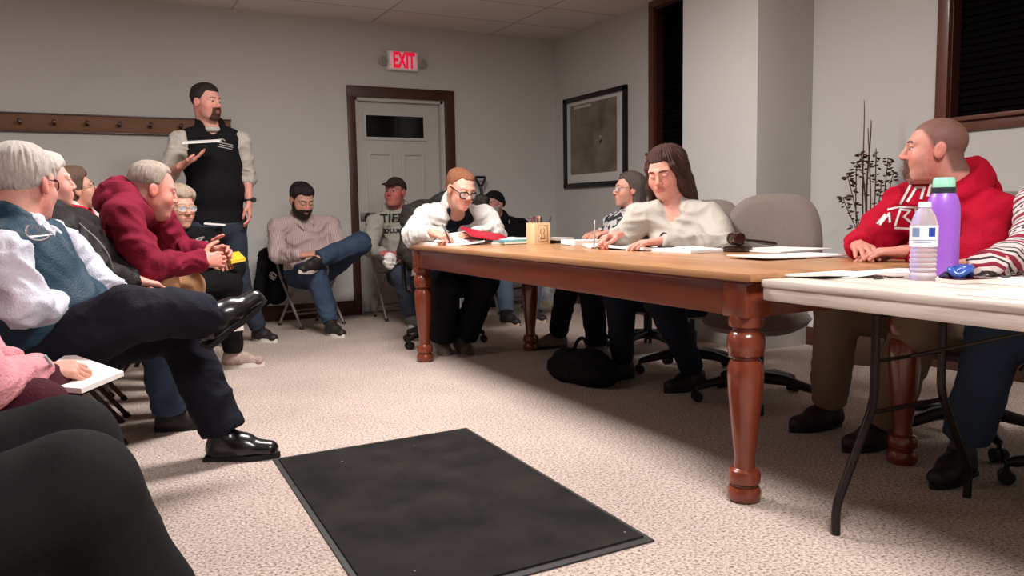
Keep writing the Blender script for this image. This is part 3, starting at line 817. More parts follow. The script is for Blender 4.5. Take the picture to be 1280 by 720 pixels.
def hair_mesh(p, s):
    """s: t, top, hx, hz, nape, extra prims, cuts, ear(cut), amp, grid"""
    h = s.get('h', .0045); lo = np.array(s.get('lo', (-.19, -.16, -.2))); hi = np.array(s.get('hi', (.14, .16, .19)))
    n = np.ceil((hi - lo) / h).astype(int) + 1
    X = np.stack(np.meshgrid(*[lo[i] + h * np.arange(n[i]) for i in range(3)], indexing='ij'), -1)
    t = s.get('t', .01) + s.get('top', .0) * np.clip((X[..., 2] - .02) / .08, 0, 1) + s.get('back', 0) * np.clip((-.02 - X[..., 0]) / .06, 0, 1) + s.get('front', 0) * np.clip((X[..., 0] - .03) / .05, 0, 1)
    k = hairline(X, s.get('hx', 0), s.get('hz', 0), s.get('nape', -.085))
    d = core_d(p, X) - .003 - (t - .003) * (1 - np.exp(-np.clip(-k, 0, 1) / s.get('taper', .022)))
    if s.get('ear', True):
        for q in (1, -1): k = np.maximum(k, -pdist(ell((-.004, q * .085, -.006), (.023, .03, .033)), X))
    d = -smin(-d, -k, .008)
    for e in s.get('extra', ()):
        ed = pdist(e, X); d = smin(d, ed, e['k']) if e['op'] == '+' else -smin(-d, ed, e['k'])
    d[0] = d[-1] = .1; d[:, 0] = d[:, -1] = .1; d[:, :, 0] = d[:, :, -1] = .1
    V, F = nets(d, lo, h, 1); N = vnormals(V, F)
    a = s.get('amp', .0026); ph = np.arctan2(V[:, 1] - s.get('part', .0), V[:, 0] + .03); K = s.get('strand', 13.0)
    wp = V + .012 * np.stack([vnoise(V * 22, 1), vnoise(V * 22, 2), vnoise(V * 22, 3)], 1); wb = .9 * vnoise(wp * 30, 8); Q = np.stack([np.cos(ph) * K + wb, np.sin(ph) * K + wb, wp[:, 2] * 11], 1); fade = np.clip(np.hypot(V[:, 1] - s.get('part', .0), V[:, 0] + .03) / .035, 0, 1); w = (vnoise(Q, 5) + .7 * vnoise(Q * 2.0, 9)) * fade + .5 * vnoise(V * 45, 4)
    return V + N * (w * a)[:, None], F

def beard_mesh(p, s):
    h = .0045; lo = np.array((-.06, -.11, -.2)); hi = np.array((.15, .11, .04)); n = np.ceil((hi - lo) / h).astype(int) + 1
    X = np.stack(np.meshgrid(*[lo[i] + h * np.arange(n[i]) for i in range(3)], indexing='ij'), -1)
    x, y, z = X[..., 0], X[..., 1], X[..., 2]; ay = np.abs(y)
    d = core_d(p, X)
    for e in [ell((.081, 0, -.057), (.018, .03, .023), k=.02)] + list(s.get('extra', ())): d = smin(d, pdist(e, X), e['k'])
    d = d - s.get('t', .009)
    if s.get('goatee'): k = np.maximum(np.maximum(ay - .036, z + .032), np.maximum(.055 - x, -.118 - z))
    else:
        top = np.where(x < .03, .012 - 1.0 * np.clip(x, 0, 1), -.018 - .25 * np.clip(x - .03, 0, 1))
        k = np.maximum(np.maximum((z - top) * .8, -.005 - x), s.get('low', -.125) - z)
    k = np.maximum(k, -pdist(ell((.105, 0, -.058), (.02, .021, .0085)), X)); k = np.maximum(k, -pdist(ell((.115, 0, -.02), (.03, .02, .017)), X))
    d = -smin(-d, -k, .006); d[0] = d[-1] = .1; d[:, 0] = d[:, -1] = .1; d[:, :, 0] = d[:, :, -1] = .1
    V, F = nets(d, lo, h, 1); N = vnormals(V, F)
    return V + N * ((vnoise(V * 190, 3) + .7 * vnoise(V * 90, 4)) * s.get('amp', .002))[:, None], F

def hand_prims(c, sp=0.08, thumb=.5, pen=False, sc=1.0):
    P = [cap((.0, .012, 0), (.088, .027, .001), .0155, .0125, k=.012), cap((.0, 0, 0), (.092, .006, .003), .0165, .0125, k=.012),
         cap((.0, -.010, 0), (.088, -.014, .002), .0155, .012, k=.012), cap((0, -.015, 0), (.080, -.032, -.001), .0145, .011, k=.012),
         cap((-.03, 0, 0), (.012, 0, 0), .024, .021, k=.02, flat=((0, 0, 1), .8)), ell((.035, .024, -.009), (.032, .016, .014), k=.015)]
    for i, (y, L, r) in enumerate(((.028, .078, .0093), (.007, .087, .0096), (-.014, .08, .0091), (-.033, .063, .0082))):
        kx = (.088, .093, .088, .08)[i]; p = np.array((kx, y, .0)); ang = 0; yaw = sp * (1.3, .3, -.6, -1.6)[i]
        cc = c[i] if isinstance(c, (list, tuple)) else c
        for q, (fr, da) in enumerate(((.45, .85), (.31, 1.15), (.24, .75))):
            ang += cc * da; d = np.array((math.cos(ang) * math.cos(yaw), math.cos(ang) * math.sin(yaw), -math.sin(ang)))
            e = p + d * L * fr; P.append(cap(p, e, r * (1 - .07 * q), r * (.93 - .08 * q), k=.0045)); p = e
    t0 = np.array((.022, .028, -.006)); t1 = t0 + np.array((.034, .026 * (1.4 - thumb), -.006 - .02 * thumb)); 
    t2 = t1 + np.array((.030, .010 - .020 * thumb, -.004 - .010 * thumb)); t3 = t2 + np.array((.024, .003 - .018 * thumb, -.002 - .006 * thumb))
    P += [cap(t0, t1, .0135, .0115, k=.01), cap(t1, t2, .0112, .0098, k=.005), cap(t2, t3, .0098, .008, k=.004)]
    return P

def hand_mesh(wr, fwd, dorsal, side, spec, sc):
    D, lo, h = field(hand_prims(spec.get('c', .35), spec.get('sp', .08), spec.get('thumb', .5)), .0032)
    V, F = nets(D, lo, h, 0); x = n3(fwd); z = np.array(dorsal, float); z = n3(z - x * (z @ x)); y = np.cross(z, x) * (1 if side == 'R' else -1)
    V2 = np.array(wr) + sc * (V[:, :1] * x + V[:, 1:2] * y + V[:, 2:3] * z)
    tip = np.clip((V[:, 0] - .09) / .08, 0, 1)
    return V2, (F if side == 'R' else F[:, ::-1]), tip

def shoe(parent, an, toe, up, m, sole_m, sc=1.0, kind='sneaker', laces=None):
    x = n3(toe); z = np.array(up, float); z = n3(z - x * (z @ x)); y = np.cross(z, x); o = np.array(an) - z * .088 * sc
    T = lambda p: o + sc * (p[0] * x + p[1] * y + p[2] * z)
    hi = .105 if kind != 'boot' else .19
    P = [cap(T((-.032, 0, .042)), T((.06, 0, .046)), .041 * sc, .044 * sc, k=.03), cap(T((.06, 0, .04)), T((.158, .0, .033)), .047 * sc, .037 * sc, k=.03, flat=(z, .9)),
         cap(T((-.012, 0, .05)), T((-.016, 0, hi)), .043 * sc, .046 * sc, k=.03, cut=True), cap(T((0, 0, .08)), T((.075, 0, .062)), .036 * sc, .03 * sc, k=.03),
         halfspace(T((0, 0, .016)), -z, .004)]
    s = sdf_obj('shoe', P, .006 * sc, m, parent, 0.0)
    out = []
    for i in range(28):
        a = 2 * PI * i / 28; cx = math.cos(a); sy = math.sin(a)
        w = .044 + .007 * math.exp(-((cx - .35) / .4) ** 2) - .006 * (cx < -.2); out.append((.062 + .138 * cx, w * sy * (1 - .15 * cx * cx)))
    M = Matrix([[*(sc * np.array((x[i], y[i], z[i]))), o[i]] for i in range(3)] + [[0, 0, 0, 1]])
    b = MB(); b.prism(out, 0, .02 if kind != 'sneaker' else .028, M); so = b.build('sole', sole_m, s, 30)
    if kind == 'dress':
        b = MB(); b.prism([(-.075, -.034), (-.0, -.036), (-.0, .036), (-.075, .034)], -.004, .016, M); b.build('heel', sole_m, s, 30)
    if laces:
        b = MB()
        for i in range(4):
            u = .035 + .024 * i; zz = .093 - .011 * i
            b.tube([T((u - .006, -.022, zz - .006)), T((u, 0, zz + .004)), T((u + .006, .022, zz - .006))], .0035 * sc, 6)
        b.build('laces', laces, s)
    return s

def ring(c, R, rx, ry, a0, a1, r, n=14, dz=None, k=.01, rr=None, flat=None):
    """chain of capsules around the neck; R rows = forward, left, up"""
    pts = []
    for i in range(n + 1):
        a = a0 + (a1 - a0) * i / n
        pts.append(c + R.T @ np.array((rx * math.cos(a), ry * math.sin(a), dz(a) if dz else 0)))
    rad = [(rr((a0 + (a1 - a0) * i / n)) if rr else r) for i in range(n + 1)]
    return [cap(pts[i], pts[i + 1], rad[i], rad[i + 1], k=k, flat=flat) for i in range(n)]

SKIN = None
def person(label, pel, chest, neck, head, face, hdir, pitch=0, roll=0, hp=None, w=1.0, dep=1.0, belly=0.0, bust=0.0, shL=None, shR=None,
           elL=None, wrL=None, elR=None, wrR=None, handL=None, handR=None, knL=None, anL=None, knR=None, anR=None, toeL=None, toeR=None,
           upL=(0, 0, 1), upR=(0, 0, 1), hs=1.0, hh=.004, top=None, over=None, legs=None, shoes=None, hair=None, beard=None, group=None, arm=1.0, hipw=.088, hip_drop=.03,
           legr=1.0, hands=('L', 'R'), extra=None):
    A = lambda v: None if v is None else np.array(v, float)
    pel, chest, neck, head = map(A, (pel, chest, neck, head)); f2 = n3((face[0], face[1], 0))
    u = n3(neck - pel); fw = n3(f2 - u * (f2 @ u)); s = np.cross(u, fw); R = np.stack([fw, s, u])
    shw = .185 * w
    J = dict(shL=A(shL) if shL is not None else neck + s * shw - u * .065, shR=A(shR) if shR is not None else neck - s * shw - u * .065)
    J.update(elL=A(elL), wrL=A(wrL), elR=A(elR), wrR=A(wrR), knL=A(knL), anL=A(anL), knR=A(knR), anR=A(anR))
    s2 = n3((-f2[1], f2[0], 0))
    J['hipL'] = pel + s2 * hipw * w - np.array((0, 0, hip_drop)); J['hipR'] = pel - s2 * hipw * w - np.array((0, 0, hip_drop))
    if shoes:
        for q, t_ in (('L', toeL), ('R', toeR)):
            if J['an' + q] is not None and J['an' + q][2] < .18 and (t_ is None or abs(t_[2]) < .02): J['an' + q][2] = .088 * shoes.get('sc', 1.03)
    root = empty('person', (pel[0], pel[1], 0), world=True)
    # --- skin
    def torso(inf, vest=False):
        ins = .17 if vest else .16
        P = [ell(pel, (.118 * dep + inf, .16 * w + inf, .13 + inf), R, k=.05), ell(pel * .5 + chest * .5 + fw * .03 * belly, (.11 * dep + .05 * belly + inf, .148 * w + .03 * belly + inf, .16 + inf), R, k=.06),
             ell(chest, (.112 * dep + inf, .165 * w + inf, .17 + inf), R, k=.05),
             cap(J['shL'] * (1 - ins) + J['shR'] * ins, J['shR'] * (1 - ins) + J['shL'] * ins, .046 + inf * .8, k=.06),
             cap(neck - u * .01, J['shL'] * .7 + neck * .3 + u * .004, .05 + inf * .5, .040 + inf * .7, k=.05), cap(neck - u * .01, J['shR'] * .7 + neck * .3 + u * .004, .05 + inf * .5, .040 + inf * .7, k=.05)]
        if bust:
            for q in (1, -1): P.append(ell(chest + fw * .095 * dep + s * q * .075 * w - u * .03, (.062 * bust + inf, .078 * bust + inf, .072 * bust + inf), R, k=.05))
        if belly > .6: P.append(ell(pel * .62 + chest * .38 + fw * (.075 + .03 * belly), (.10 * belly + inf, .135 * w * belly + inf, .12 * belly + inf), R, k=.07))
        return P
    def armp(inf, end=1.0, sd=('L', 'R'), cutend=True, fold=1.0):
        P = []
        for q in sd:
            sh, el, wr = J['sh' + q], J['el' + q], J['wr' + q]
            if el is None: continue
            if end <= 0:
                P.append(cap(sh, sh + (el - sh) * (1 + end), (.058 + inf) * arm, (.052 + inf) * arm, k=.03, cut=True)); continue
            P.append(cap(sh, el, .050 * arm + inf * .85, .040 * arm + inf * fold * .8, k=.04)); P.append(cap(el, el + (wr - el) * end, .038 * arm + inf * fold * .8, .030 + inf * (.4 if end > .8 else .8), k=.02, cut=cutend))
        return P
    def legp(inf, end=1.0, hem=0.0):
        P = []
        for q in ('L', 'R'):
            hp_, kn, an = J['hip' + q], J['kn' + q], J['an' + q]
            if kn is None: continue
            P.append(cap(hp_, kn, .086 * legr + inf, .060 * legr + inf, k=.03)); P.append(cap(kn, kn + (an - kn) * end, .058 * legr + inf, .042 + inf + hem, k=.025, cut=end < 1.0))
        return P
    sl = (top or {}).get('sleeve', 1.0)
    body = torso(-.006) + armp(-.004) + legp(-.006) + [cap(neck - u * .03, neck + (head - neck) * .3, .055, .05, k=.03)]
    D, lo, h = field(body, .012); BV, BF = nets(D, lo, h, 1)
    # head
    hp = dict(hp); cz = math.radians(pitch); hd = n3((hdir[0], hdir[1], 0)); fwd = hd * math.cos(cz) + np.array((0, 0, math.sin(cz))); left = np.cross((0, 0, 1), hd)
    upv = np.cross(fwd, left); cr, sr = math.cos(math.radians(roll)), math.sin(math.radians(roll)); left, upv = left * cr + upv * sr, upv * cr - left * sr
    H = np.stack([fwd, left, upv]); toW = lambda V: head + hs * (V @ H); neckl = (H @ (neck - head)) / hs
    HV, HF, HC = head_mesh(hp, neckl, hh)
    Vs = [BV, toW(HV)]; Fs = [BF, HF]; sk = np.array(lin(hp['skin'])); Cs = [np.tile(sk, (len(BV), 1)), HC]
    hc = np.array(lin(tuple(np.array(hp['skin']) * np.array((1.0, .95, .94)))))
    for q, hsp in (('L', handL), ('R', handR)):
        if J['wr' + q] is None or q not in hands: continue
        hsp = hsp or {}; fa = n3(J['wr' + q] - J['el' + q])
        V, F, tip = hand_mesh(J['wr' + q], hsp.get('f', fa), hsp.get('d', (0, 0, 1)), q, hsp, 1.04 * hsp.get('sc', 1.0))
        Vs.append(V); Fs.append(F); Cs.append(hc[None] * (1 + .0 * tip[:, None]) * np.array((1, 1, 1)) - np.array((0, .04, .04)) * tip[:, None] * hc)
    o = 0; FF = []
    for V, F in zip(Vs, Fs): FF.append(F + o); o += len(V)
    global SKIN
    SKIN = mat('skin', (200, 150, 130), .55, attr='Col', vary=.07, vscale=60, bump=.12, bscale=160, sss=.12, spec=.4)
    mkobj('body', np.concatenate(Vs), np.concatenate(FF), SKIN, root, 180, np.concatenate(Cs))
    # --- hair
    hairobjs = []
    if hair:
        V, F = hair_mesh(hp, hair); ho = mkobj(hair.get('name', 'hair'), toW(V), F, hair['mat'], root, 180); hairobjs.append(ho)
    if beard:
        V, F = beard_mesh(hp, beard); mkobj('beard', toW(V), F, beard['mat'], root, 180)
    ctx = dict(root=root, R=R, H=H, toW=toW, head=head, hs=hs, J=J, fw=fw, s=s, u=u, pel=pel, chest=chest, neck=neck, hp=hp, objs={})
    # --- garments
    def garment(g, default):
        inf = g.get('inf', .016); P = torso(g.get('tinf', inf), bool(g.get('sleeveless')))
        if not g.get('sleeveless'): P += armp(inf, g.get('sleeve', .97), fold=g.get('fold', 1.0))
        for q in (g.get('cuff') and ('L', 'R') or ()):
            el, wr = J['el' + q], J['wr' + q]
            if el is None: continue
            e = g.get('sleeve', .97); P.append(cap(el + (wr - el) * (e - .16), el + (wr - el) * e, .036 + inf * .55, .034 + inf * .5, k=.008, cut=True))
        if g.get('hem'): P.append(halfspace(pel + u * g['hem'], -u, .01))
        c = g.get('collar'); nb = neck + (head - neck) * .12; R2 = np.stack([fw, s, u])
        if c == 'crew': P += ring(nb - u * .012, R2, .072, .072, 0, 2 * PI, .014, dz=lambda a: -.022 * math.cos(a), k=.012)
        if c == 'stand': P += ring(nb + u * .012, R2, .078, .078, g.get('gap', .35), 2 * PI - g.get('gap', .35), .020, dz=lambda a: -.03 * math.cos(a), k=.02, flat=(u, 2.0))
        if c == 'shirt': P += ring(nb + u * .008, R2, .074, .074, .3, 2 * PI - .3, .013, dz=lambda a: -.03 * math.cos(a), k=.012, flat=(u, 3.0))
        if c == 'shirt':
            for q in (1, -1): P.append(cap(nb + s * q * .062 + fw * .045 + u * .004, nb + s * q * .05 + fw * .115 - u * .055, .017, .008, k=.008, flat=(fw, .6)))
        if c == 'hood':
            P += ring(nb - u * .004, R2, .092, .098, .15, 2 * PI - .15, .03, n=18, dz=lambda a: -.036 * math.cos(a), k=.025, rr=lambda a: .022 + .02 * (1 - math.cos(a)) / 2)
            P += [ell(nb - fw * .115 - u * .045, (.05, .11, .075), R2, k=.04)]
        if g.get('vneck'):
            d = g['vneck']; P.append(cap(neck + fw * .075 + u * .07, neck * .35 + chest * .65 + fw * (.112 * dep + inf * .6 + .03 * bust) + u * (.075 - d), .078, .026, k=.012, op='-'))
        P.append(cap(neck - u * .0, head, .047, .047, k=.006, op='-'))
        if g.get('open'): P += [cap(neck + fw * .13 + u * .02, pel + fw * (.17 * dep + .08 * belly), g['open'], g.get('open2', g['open']), k=.015, op='-')]
        if g.get('fn'): P += g['fn'](ctx)
        return P
    for key, g in (('top', top), ('over', over)):
        if not g: continue
        if key == 'top' and over: g = dict(g, tinf=-.004 if over.get('sleeveless') else .002)
        ob = sdf_obj(g.get('name', 'shirt'), garment(g, 0), g.get('h', .009), g['mat'], root, g.get('amp', .005), g.get('freq', 9), g.get('seed', 3), g.get('stretch', (1, 1, 1)))
        if g.get('label'): ob['label'] = g['label']
        ctx['objs'][key] = ob
    if legs:
        inf = legs.get('inf', .016); P = [ell(pel - np.array((0, 0, .02)), (.125 * dep + inf, .165 * w + inf, .125 + inf), np.stack([f2, s2, (0, 0, 1)]), k=.05)] + legp(inf, legs.get('end', .95), legs.get('hem', 0))
        if legs.get('waist') is not None: P.append(halfspace(pel + u * legs['waist'], u, .01))
        if legs.get('fn'): P += legs['fn'](ctx)
        ctx['objs']['legs'] = sdf_obj(legs.get('name', 'trousers'), P, legs.get('h', .009), legs['mat'], root, legs.get('amp', .005), legs.get('freq', 8), legs.get('seed', 12))
    if shoes:
        for q, toe, up in (('L', toeL, upL), ('R', toeR, upR)):
            if J['an' + q] is None: continue
            sh = shoe(root, J['an' + q], toe if toe is not None else f2, up, shoes['mat'], shoes['sole'], shoes.get('sc', 1.03), shoes.get('kind', 'sneaker'), shoes.get('laces'))
            if shoes.get('sock') is not None:
                kn, an = J['kn' + q], J['an' + q]; d = n3(kn - an); b = MB(); b.tube([an - d * .01, an + d * .06, an + d * .14], [.044, .043, .047], 14); b.build('sock', shoes['sock'], root)
    tag(root, label, 'person', group)
    return ctx

def glasses(ctx, m, wd=.0255, ht=.019, th=.0022, round_=2.6, lens=None, z0=.006, drop=0.0):
    b = MB(); L = MB()
    for q in (1, -1):
        pts = []
        for i in range(20):
            a = 2 * PI * i / 20; ca, sa = math.cos(a), math.sin(a)
            y = wd * math.copysign(abs(ca) ** (2 / round_), ca); z = ht * math.copysign(abs(sa) ** (2 / round_), sa)
            pts.append((.106 - 2.2 * (abs(q * .032 + y) - .02) ** 2 * 4 - drop * .2, q * .0325 + y, z0 + z - drop))
        b.tube(pts, th, 6, closed=True)
        if lens: L.add([(p[0] - .001, p[1], p[2]) for p in pts] + [(p[0] + .0005, p[1], p[2]) for p in pts], [tuple(range(19, -1, -1)), tuple(range(20, 40))])
        b.tube([(.094 - drop * .2, q * .058, z0 + .008 - drop), (.06, q * .077, z0 + .009 - drop * .5), (.0, q * .084, z0 + .012), (-.025, q * .083, z0 - .004)], th * .9, 6)
    b.tube([(.107 - drop * .2, -.008, z0 + .006 - drop), (.112 - drop * .2, 0, z0 + .009 - drop), (.107 - drop * .2, .008, z0 + .006 - drop)], th, 6)
    g = mkobj('glasses', ctx['toW'](np.array(b.V)), b.F, m, ctx['root'], 60)
    if lens: mkobj('lens', ctx['toW'](np.array(L.V)), L.F, lens, g, 0)
    return g
# ------------------------------------------------------------------ cloth, hair and skin colours
def cloth(n, rgb, **k):
    d = dict(vary=.10, vscale=5, bump=.35, bscale=150, spec=.18); d.update(k)
    return mat(n, rgb, k.pop('rough', .85) if 'rough' not in d else d.pop('rough'), **{a: b for a, b in d.items() if a != 'rough'})
C_navy = cloth('navy_trouser_cloth', (24, 24, 34))
C_black = cloth('black_cloth', (17, 16, 18))
C_blacktr = cloth('black_jersey', (22, 21, 22), bump=.10)
C_jean = cloth('blue_denim', (54, 68, 88), vary=.22)
C_jeandk = cloth('grey_blue_denim', (52, 58, 70), vary=.18)
C_jeanlt = cloth('light_denim', (92, 110, 128), vary=.2)
C_white = cloth('white_shirt_cloth', (204, 204, 216), vary=.03)
C_cream = cloth('cream_knit', (176, 168, 158), vary=.05, bump=.5, bscale=190)
C_fleece = cloth('white_fleece', (202, 198, 193), vary=.04, bump=.5, bscale=130)
C_teal = cloth('teal_vest_cloth', (38, 62, 78), rough=.55)
C_tealin = cloth('dark_teal_lining', (24, 34, 42))
C_maroon = cloth('maroon_fleece', (112, 20, 42))
C_redh = cloth('red_fleece', (164, 6, 38))
C_khaki = cloth('tan_trouser_cloth', (176, 132, 98))
C_khakid = cloth('khaki_trouser_cloth', (120, 100, 82))
C_greyh = cloth('grey_sweatshirt', (160, 156, 146), vary=.06)
C_pink = cloth('pink_knit', (222, 150, 158), bump=.6, bscale=130)
C_wine = cloth('wine_cloth', (66, 24, 36))
C_jacket = cloth('dark_jacket_cloth', (32, 29, 29), rough=.6)
M_shoe = mat('black_shoe_leather', (15, 14, 15), .28, coat=.4)
M_shoeb = mat('dark_shoe', (30, 25, 23), .6)
M_sneak = mat('beige_sneaker', (158, 136, 124), .75, vary=.35, vscale=26)
M_sole = mat('black_sole', (12, 12, 12), .6)
M_solew = mat('white_sole', (214, 206, 196), .6)
M_solet = mat('tan_sole', (186, 166, 146), .6)
def hairm(n, rgb, v=.35, st=(34, 34, 5)): return mat(n, rgb, .46, vary=v, vscale=6, stretch=st, spec=.4, bump=.5, bscale=40)
H_white = hairm('white_hair', (196, 184, 176), .22); H_grey = hairm('grey_hair', (150, 136, 124), .3); H_gray2 = hairm('silver_blond_hair', (170, 150, 130), .35)
H_dark = hairm('dark_hair', (32, 24, 22)); H_brown = hairm('brown_hair', (62, 34, 27), .4); H_red = hairm('auburn_hair', (132, 82, 56), .4); H_darkgrey = hairm('dark_grey_hair', (78, 66, 60), .35)
H_mixed = hairm('dark_blond_hair', (92, 70, 58), .5); H_whitebeard = hairm('grizzled_beard', (168, 158, 152), .3)
M_specs = mat('dark_glasses_frame', (20, 20, 24), .3); M_specsl = mat('pale_glasses_frame', (176, 150, 120), .35)
M_lensg = mat('spectacle_lens', (235, 238, 245), .05, alpha=.22, spec=.8)
SK = dict(fair=(205, 158, 140), pink=(206, 148, 134), ruddy=(196, 132, 118), tan=(190, 142, 122), mid=(196, 146, 126))

def short_hair(m, **k): d = dict(mat=m, t=.010, top=.010); d.update(k); return d

# 1 standing speaker
Y = 6.4
F_ = person('standing man in a black vest over a cream pullover, speaking, one hand raised', W(272, 276, Y), W(266, 205, Y), W(263, 161, Y), W(258, 129, Y - .05), (.12, -1), (.62, -.78), pitch=-3, w=1.12, dep=1.05, belly=.5,
    hp=dict(skin=SK['pink'], hairc=(44, 28, 24), goatee=.75, beardc=(80, 44, 36), mouth=.004, fat=.6, flush=.8, neck=1.1), hs=1.08,
    shL=W(301, 177, Y), shR=W(225, 177, Y - .05), elL=W(309, 222, Y + .05), wrL=W(311, 254, Y - .12), elR=W(211, 217, Y - .12), wrR=W(229, 206, Y - .36),
    handL=dict(f=(.02, -.1, -1), d=(1, -.2, 0), c=.35, thumb=.8), handR=dict(f=(.8, -.35, .45), d=(-.35, .35, -1), c=.16, sp=.10, thumb=.25),
    knL=W(298, 350, Y + .05), anL=(1.12, 6.56, .09), knR=W(262, 350, Y), anR=(.86, 6.42, .09), toeL=(.5, -.9, 0), toeR=(.2, -1, 0), arm=1.08,
    top=dict(name='pullover', mat=C_cream, inf=.022, sleeve=.28, amp=0.0100, collar='crew', freq=13), over=dict(name='vest', mat=C_black, inf=.032, sleeveless=True, collar='stand', gap=.45, amp=.003, hem=-.10, vneck=.02),
    legs=dict(name='jeans', mat=C_jeandk, amp=.004, inf=.022), shoes=dict(mat=M_shoeb, sole=M_solew), hair=short_hair(H_dark, t=.007, top=.010, hz=.006), beard=dict(mat=hairm('brown_goatee', (70, 38, 32)), goatee=True, t=.006))
b = MB(); wq = W(311, 250, Y - .10)
b.tube([wq + np.array((.042 * math.cos(a), .042 * math.sin(a), .004 * math.cos(a))) for a in np.linspace(0, 2 * PI, 17)[:-1]], .009, 8, closed=True); wt = b.build('watch', M_black, F_['root'])
b = MB(); b.lathe([(0, -.006), (.019, -.006), (.021, 0), (.018, .008), (0, .008)], wq + np.array((.03, -.035, 0)), 16, Matrix.Rotation(PI / 2, 3, 'X') @ Matrix.Rotation(.0, 3, 'Z')); b.build('watch_case', M_black, wt)

# 2 grey-haired man in the teal vest, front left
A_ = person('white haired man in a teal vest over a white shirt with legs crossed', (-.22, 3.32, .50), (-.20, 3.30, .76), W(20, 282, 3.32), W(30, 232, 3.36), (1, -.22), (.52, .85), pitch=-2, w=1.12, dep=1.1, belly=1.1,
    hp=dict(skin=SK['pink'], hairc=(190, 176, 168), fat=1.0, dchin=.7, neck=1.12, flush=.7), hs=1.08, hh=.0035,
    shR=W(6, 318, 3.10), shL=W(66, 302, 3.50), elR=W(30, 384, 3.02), wrR=W(118, 376, 3.30), elL=W(104, 335, 3.62), wrL=W(142, 366, 3.44),
    handR=dict(f=(1, .35, -.1), d=(.1, -.3, 1), c=.6), handL=dict(f=(.8, -.5, -.2), d=(.1, .3, 1), c=.6),
    knL=W(222, 406, 3.46), anL=W(281, 541, 3.42), knR=W(158, 393, 3.04), anR=W(262, 393, 3.20), toeL=(1, -.42, -.0), toeR=(.80, .25, .52), upR=(-.55, -.25, .8), legr=1.12, hip_drop=.02, arm=1.12,
    top=dict(name='shirt', mat=C_white, inf=.022, sleeve=1.0, amp=0.0125, freq=11, collar='shirt', cuff=True), over=dict(name='vest', mat=C_teal, inf=.036, sleeveless=True, collar='stand', gap=.5, amp=0.0075, hem=-.02, vneck=.02),
    legs=dict(mat=C_navy, inf=.024, amp=0.0088, freq=7, hem=.02), shoes=dict(mat=M_shoe, sole=M_sole, kind='dress', laces=M_black, sc=1.1),
    hair=dict(mat=H_white, t=.010, top=.012, back=.004, nape=-.095, amp=.0026, hx=-.004, h=.0038))
glasses(A_, M_specs)

# 3 person in the dark jacket between the teal vest and the maroon hoodie
B_ = person('white haired person in a dark jacket, half hidden behind the teal vest man', (-.20, 3.98, .49), (-.10, 3.97, .78), W(60, 270, 3.98), W(59, 230, 4.02), (1, -.05), (.96, .28), pitch=4, w=1.0, belly=.9,
    hp=dict(skin=SK['pink'], hairc=(200, 190, 182)), hs=.93, shL=W(100, 285, 4.15), shR=W(75, 292, 3.80), elR=W(120, 345, 3.80), wrR=W(170, 352, 3.88), elL=W(135, 335, 4.2), wrL=W(172, 350, 4.1),
    handR=dict(c=.5), handL=dict(c=.5), knR=W(190, 388, 3.86), anR=W(214, 508, 4.02), knL=W(212, 392, 4.10), anL=W(228, 506, 4.18), toeR=(1, -.05, 0), toeL=(1, .1, 0),
    top=dict(name='jacket', mat=C_jacket, inf=.035, amp=0.0100, collar='stand', gap=.5), legs=dict(name='jeans', mat=C_jean, inf=.024, amp=0.0088, hem=.015), shoes=dict(mat=M_shoeb, sole=M_sole),
    hair=dict(mat=H_white, t=.014, top=.018, front=.008, hx=-.002, nape=-.1, amp=.003))
b = MB(); b.tube(smoothpath([W(88, 268, 3.86), W(104, 284, 3.76), W(120, 298, 3.72), W(134, 316, 3.72), W(141, 336, 3.74)], 6), .0035, 6)
tb_ = b.build('piping', mat('grey_piping', (120, 112, 108), .6), B_['root'])

# 4 woman in red and white beyond the white-haired person
C_ = person('woman with short dark blond hair and a red and white collared top looking up', (-.18, 5.15, .50), (-.10, 5.15, .80), W(95, 266, 5.15), W(95, 239, 5.16), (1, -.2), (.96, .22), pitch=16, w=.92,
    hp=dict(skin=SK['tan'], hairc=(80, 60, 50)), hs=.93, shL=W(118, 278, 5.32), shR=W(86, 285, 5.0), elR=W(110, 330, 5.0), wrR=W(150, 345, 5.1), elL=W(140, 320, 5.3), wrL=W(160, 345, 5.25), handL=dict(c=.5), handR=dict(c=.5),
    knR=W(170, 355, 5.05), anR=(.30, 5.02, .09), knL=W(190, 352, 5.25), anL=(.34, 5.28, .09), toeL=(1, 0, 0), toeR=(1, 0, 0),
    top=dict(name='blouse', mat=cloth('white_blouse', (206, 190, 188)), inf=.016, collar='shirt', vneck=.05), legs=dict(mat=C_black), shoes=dict(mat=M_shoeb, sole=M_sole),
    hair=dict(mat=H_mixed, t=.018, top=.016, front=.012, hx=.006, ear=False, nape=-.09, extra=[ell((-.05, 0, .01), (.075, .088, .095), k=.02)]))
glasses(C_, M_specs, th=.0016)
b = MB()
for s in (1, -1):
    c0 = C_['neck']; R = C_['R']; T = lambda x, y, z: c0 + R.T @ np.array((x, y, z))
    b.tube([T(-.02, s * .085, .035), T(.05, s * .07, .02), T(.10, s * .03, -.04), T(.105, s * .045, -.085)], [.018, .022, .024, .012], 8)
b.build('red_collar', cloth('red_collar_cloth', (190, 20, 48)), C_['root'])

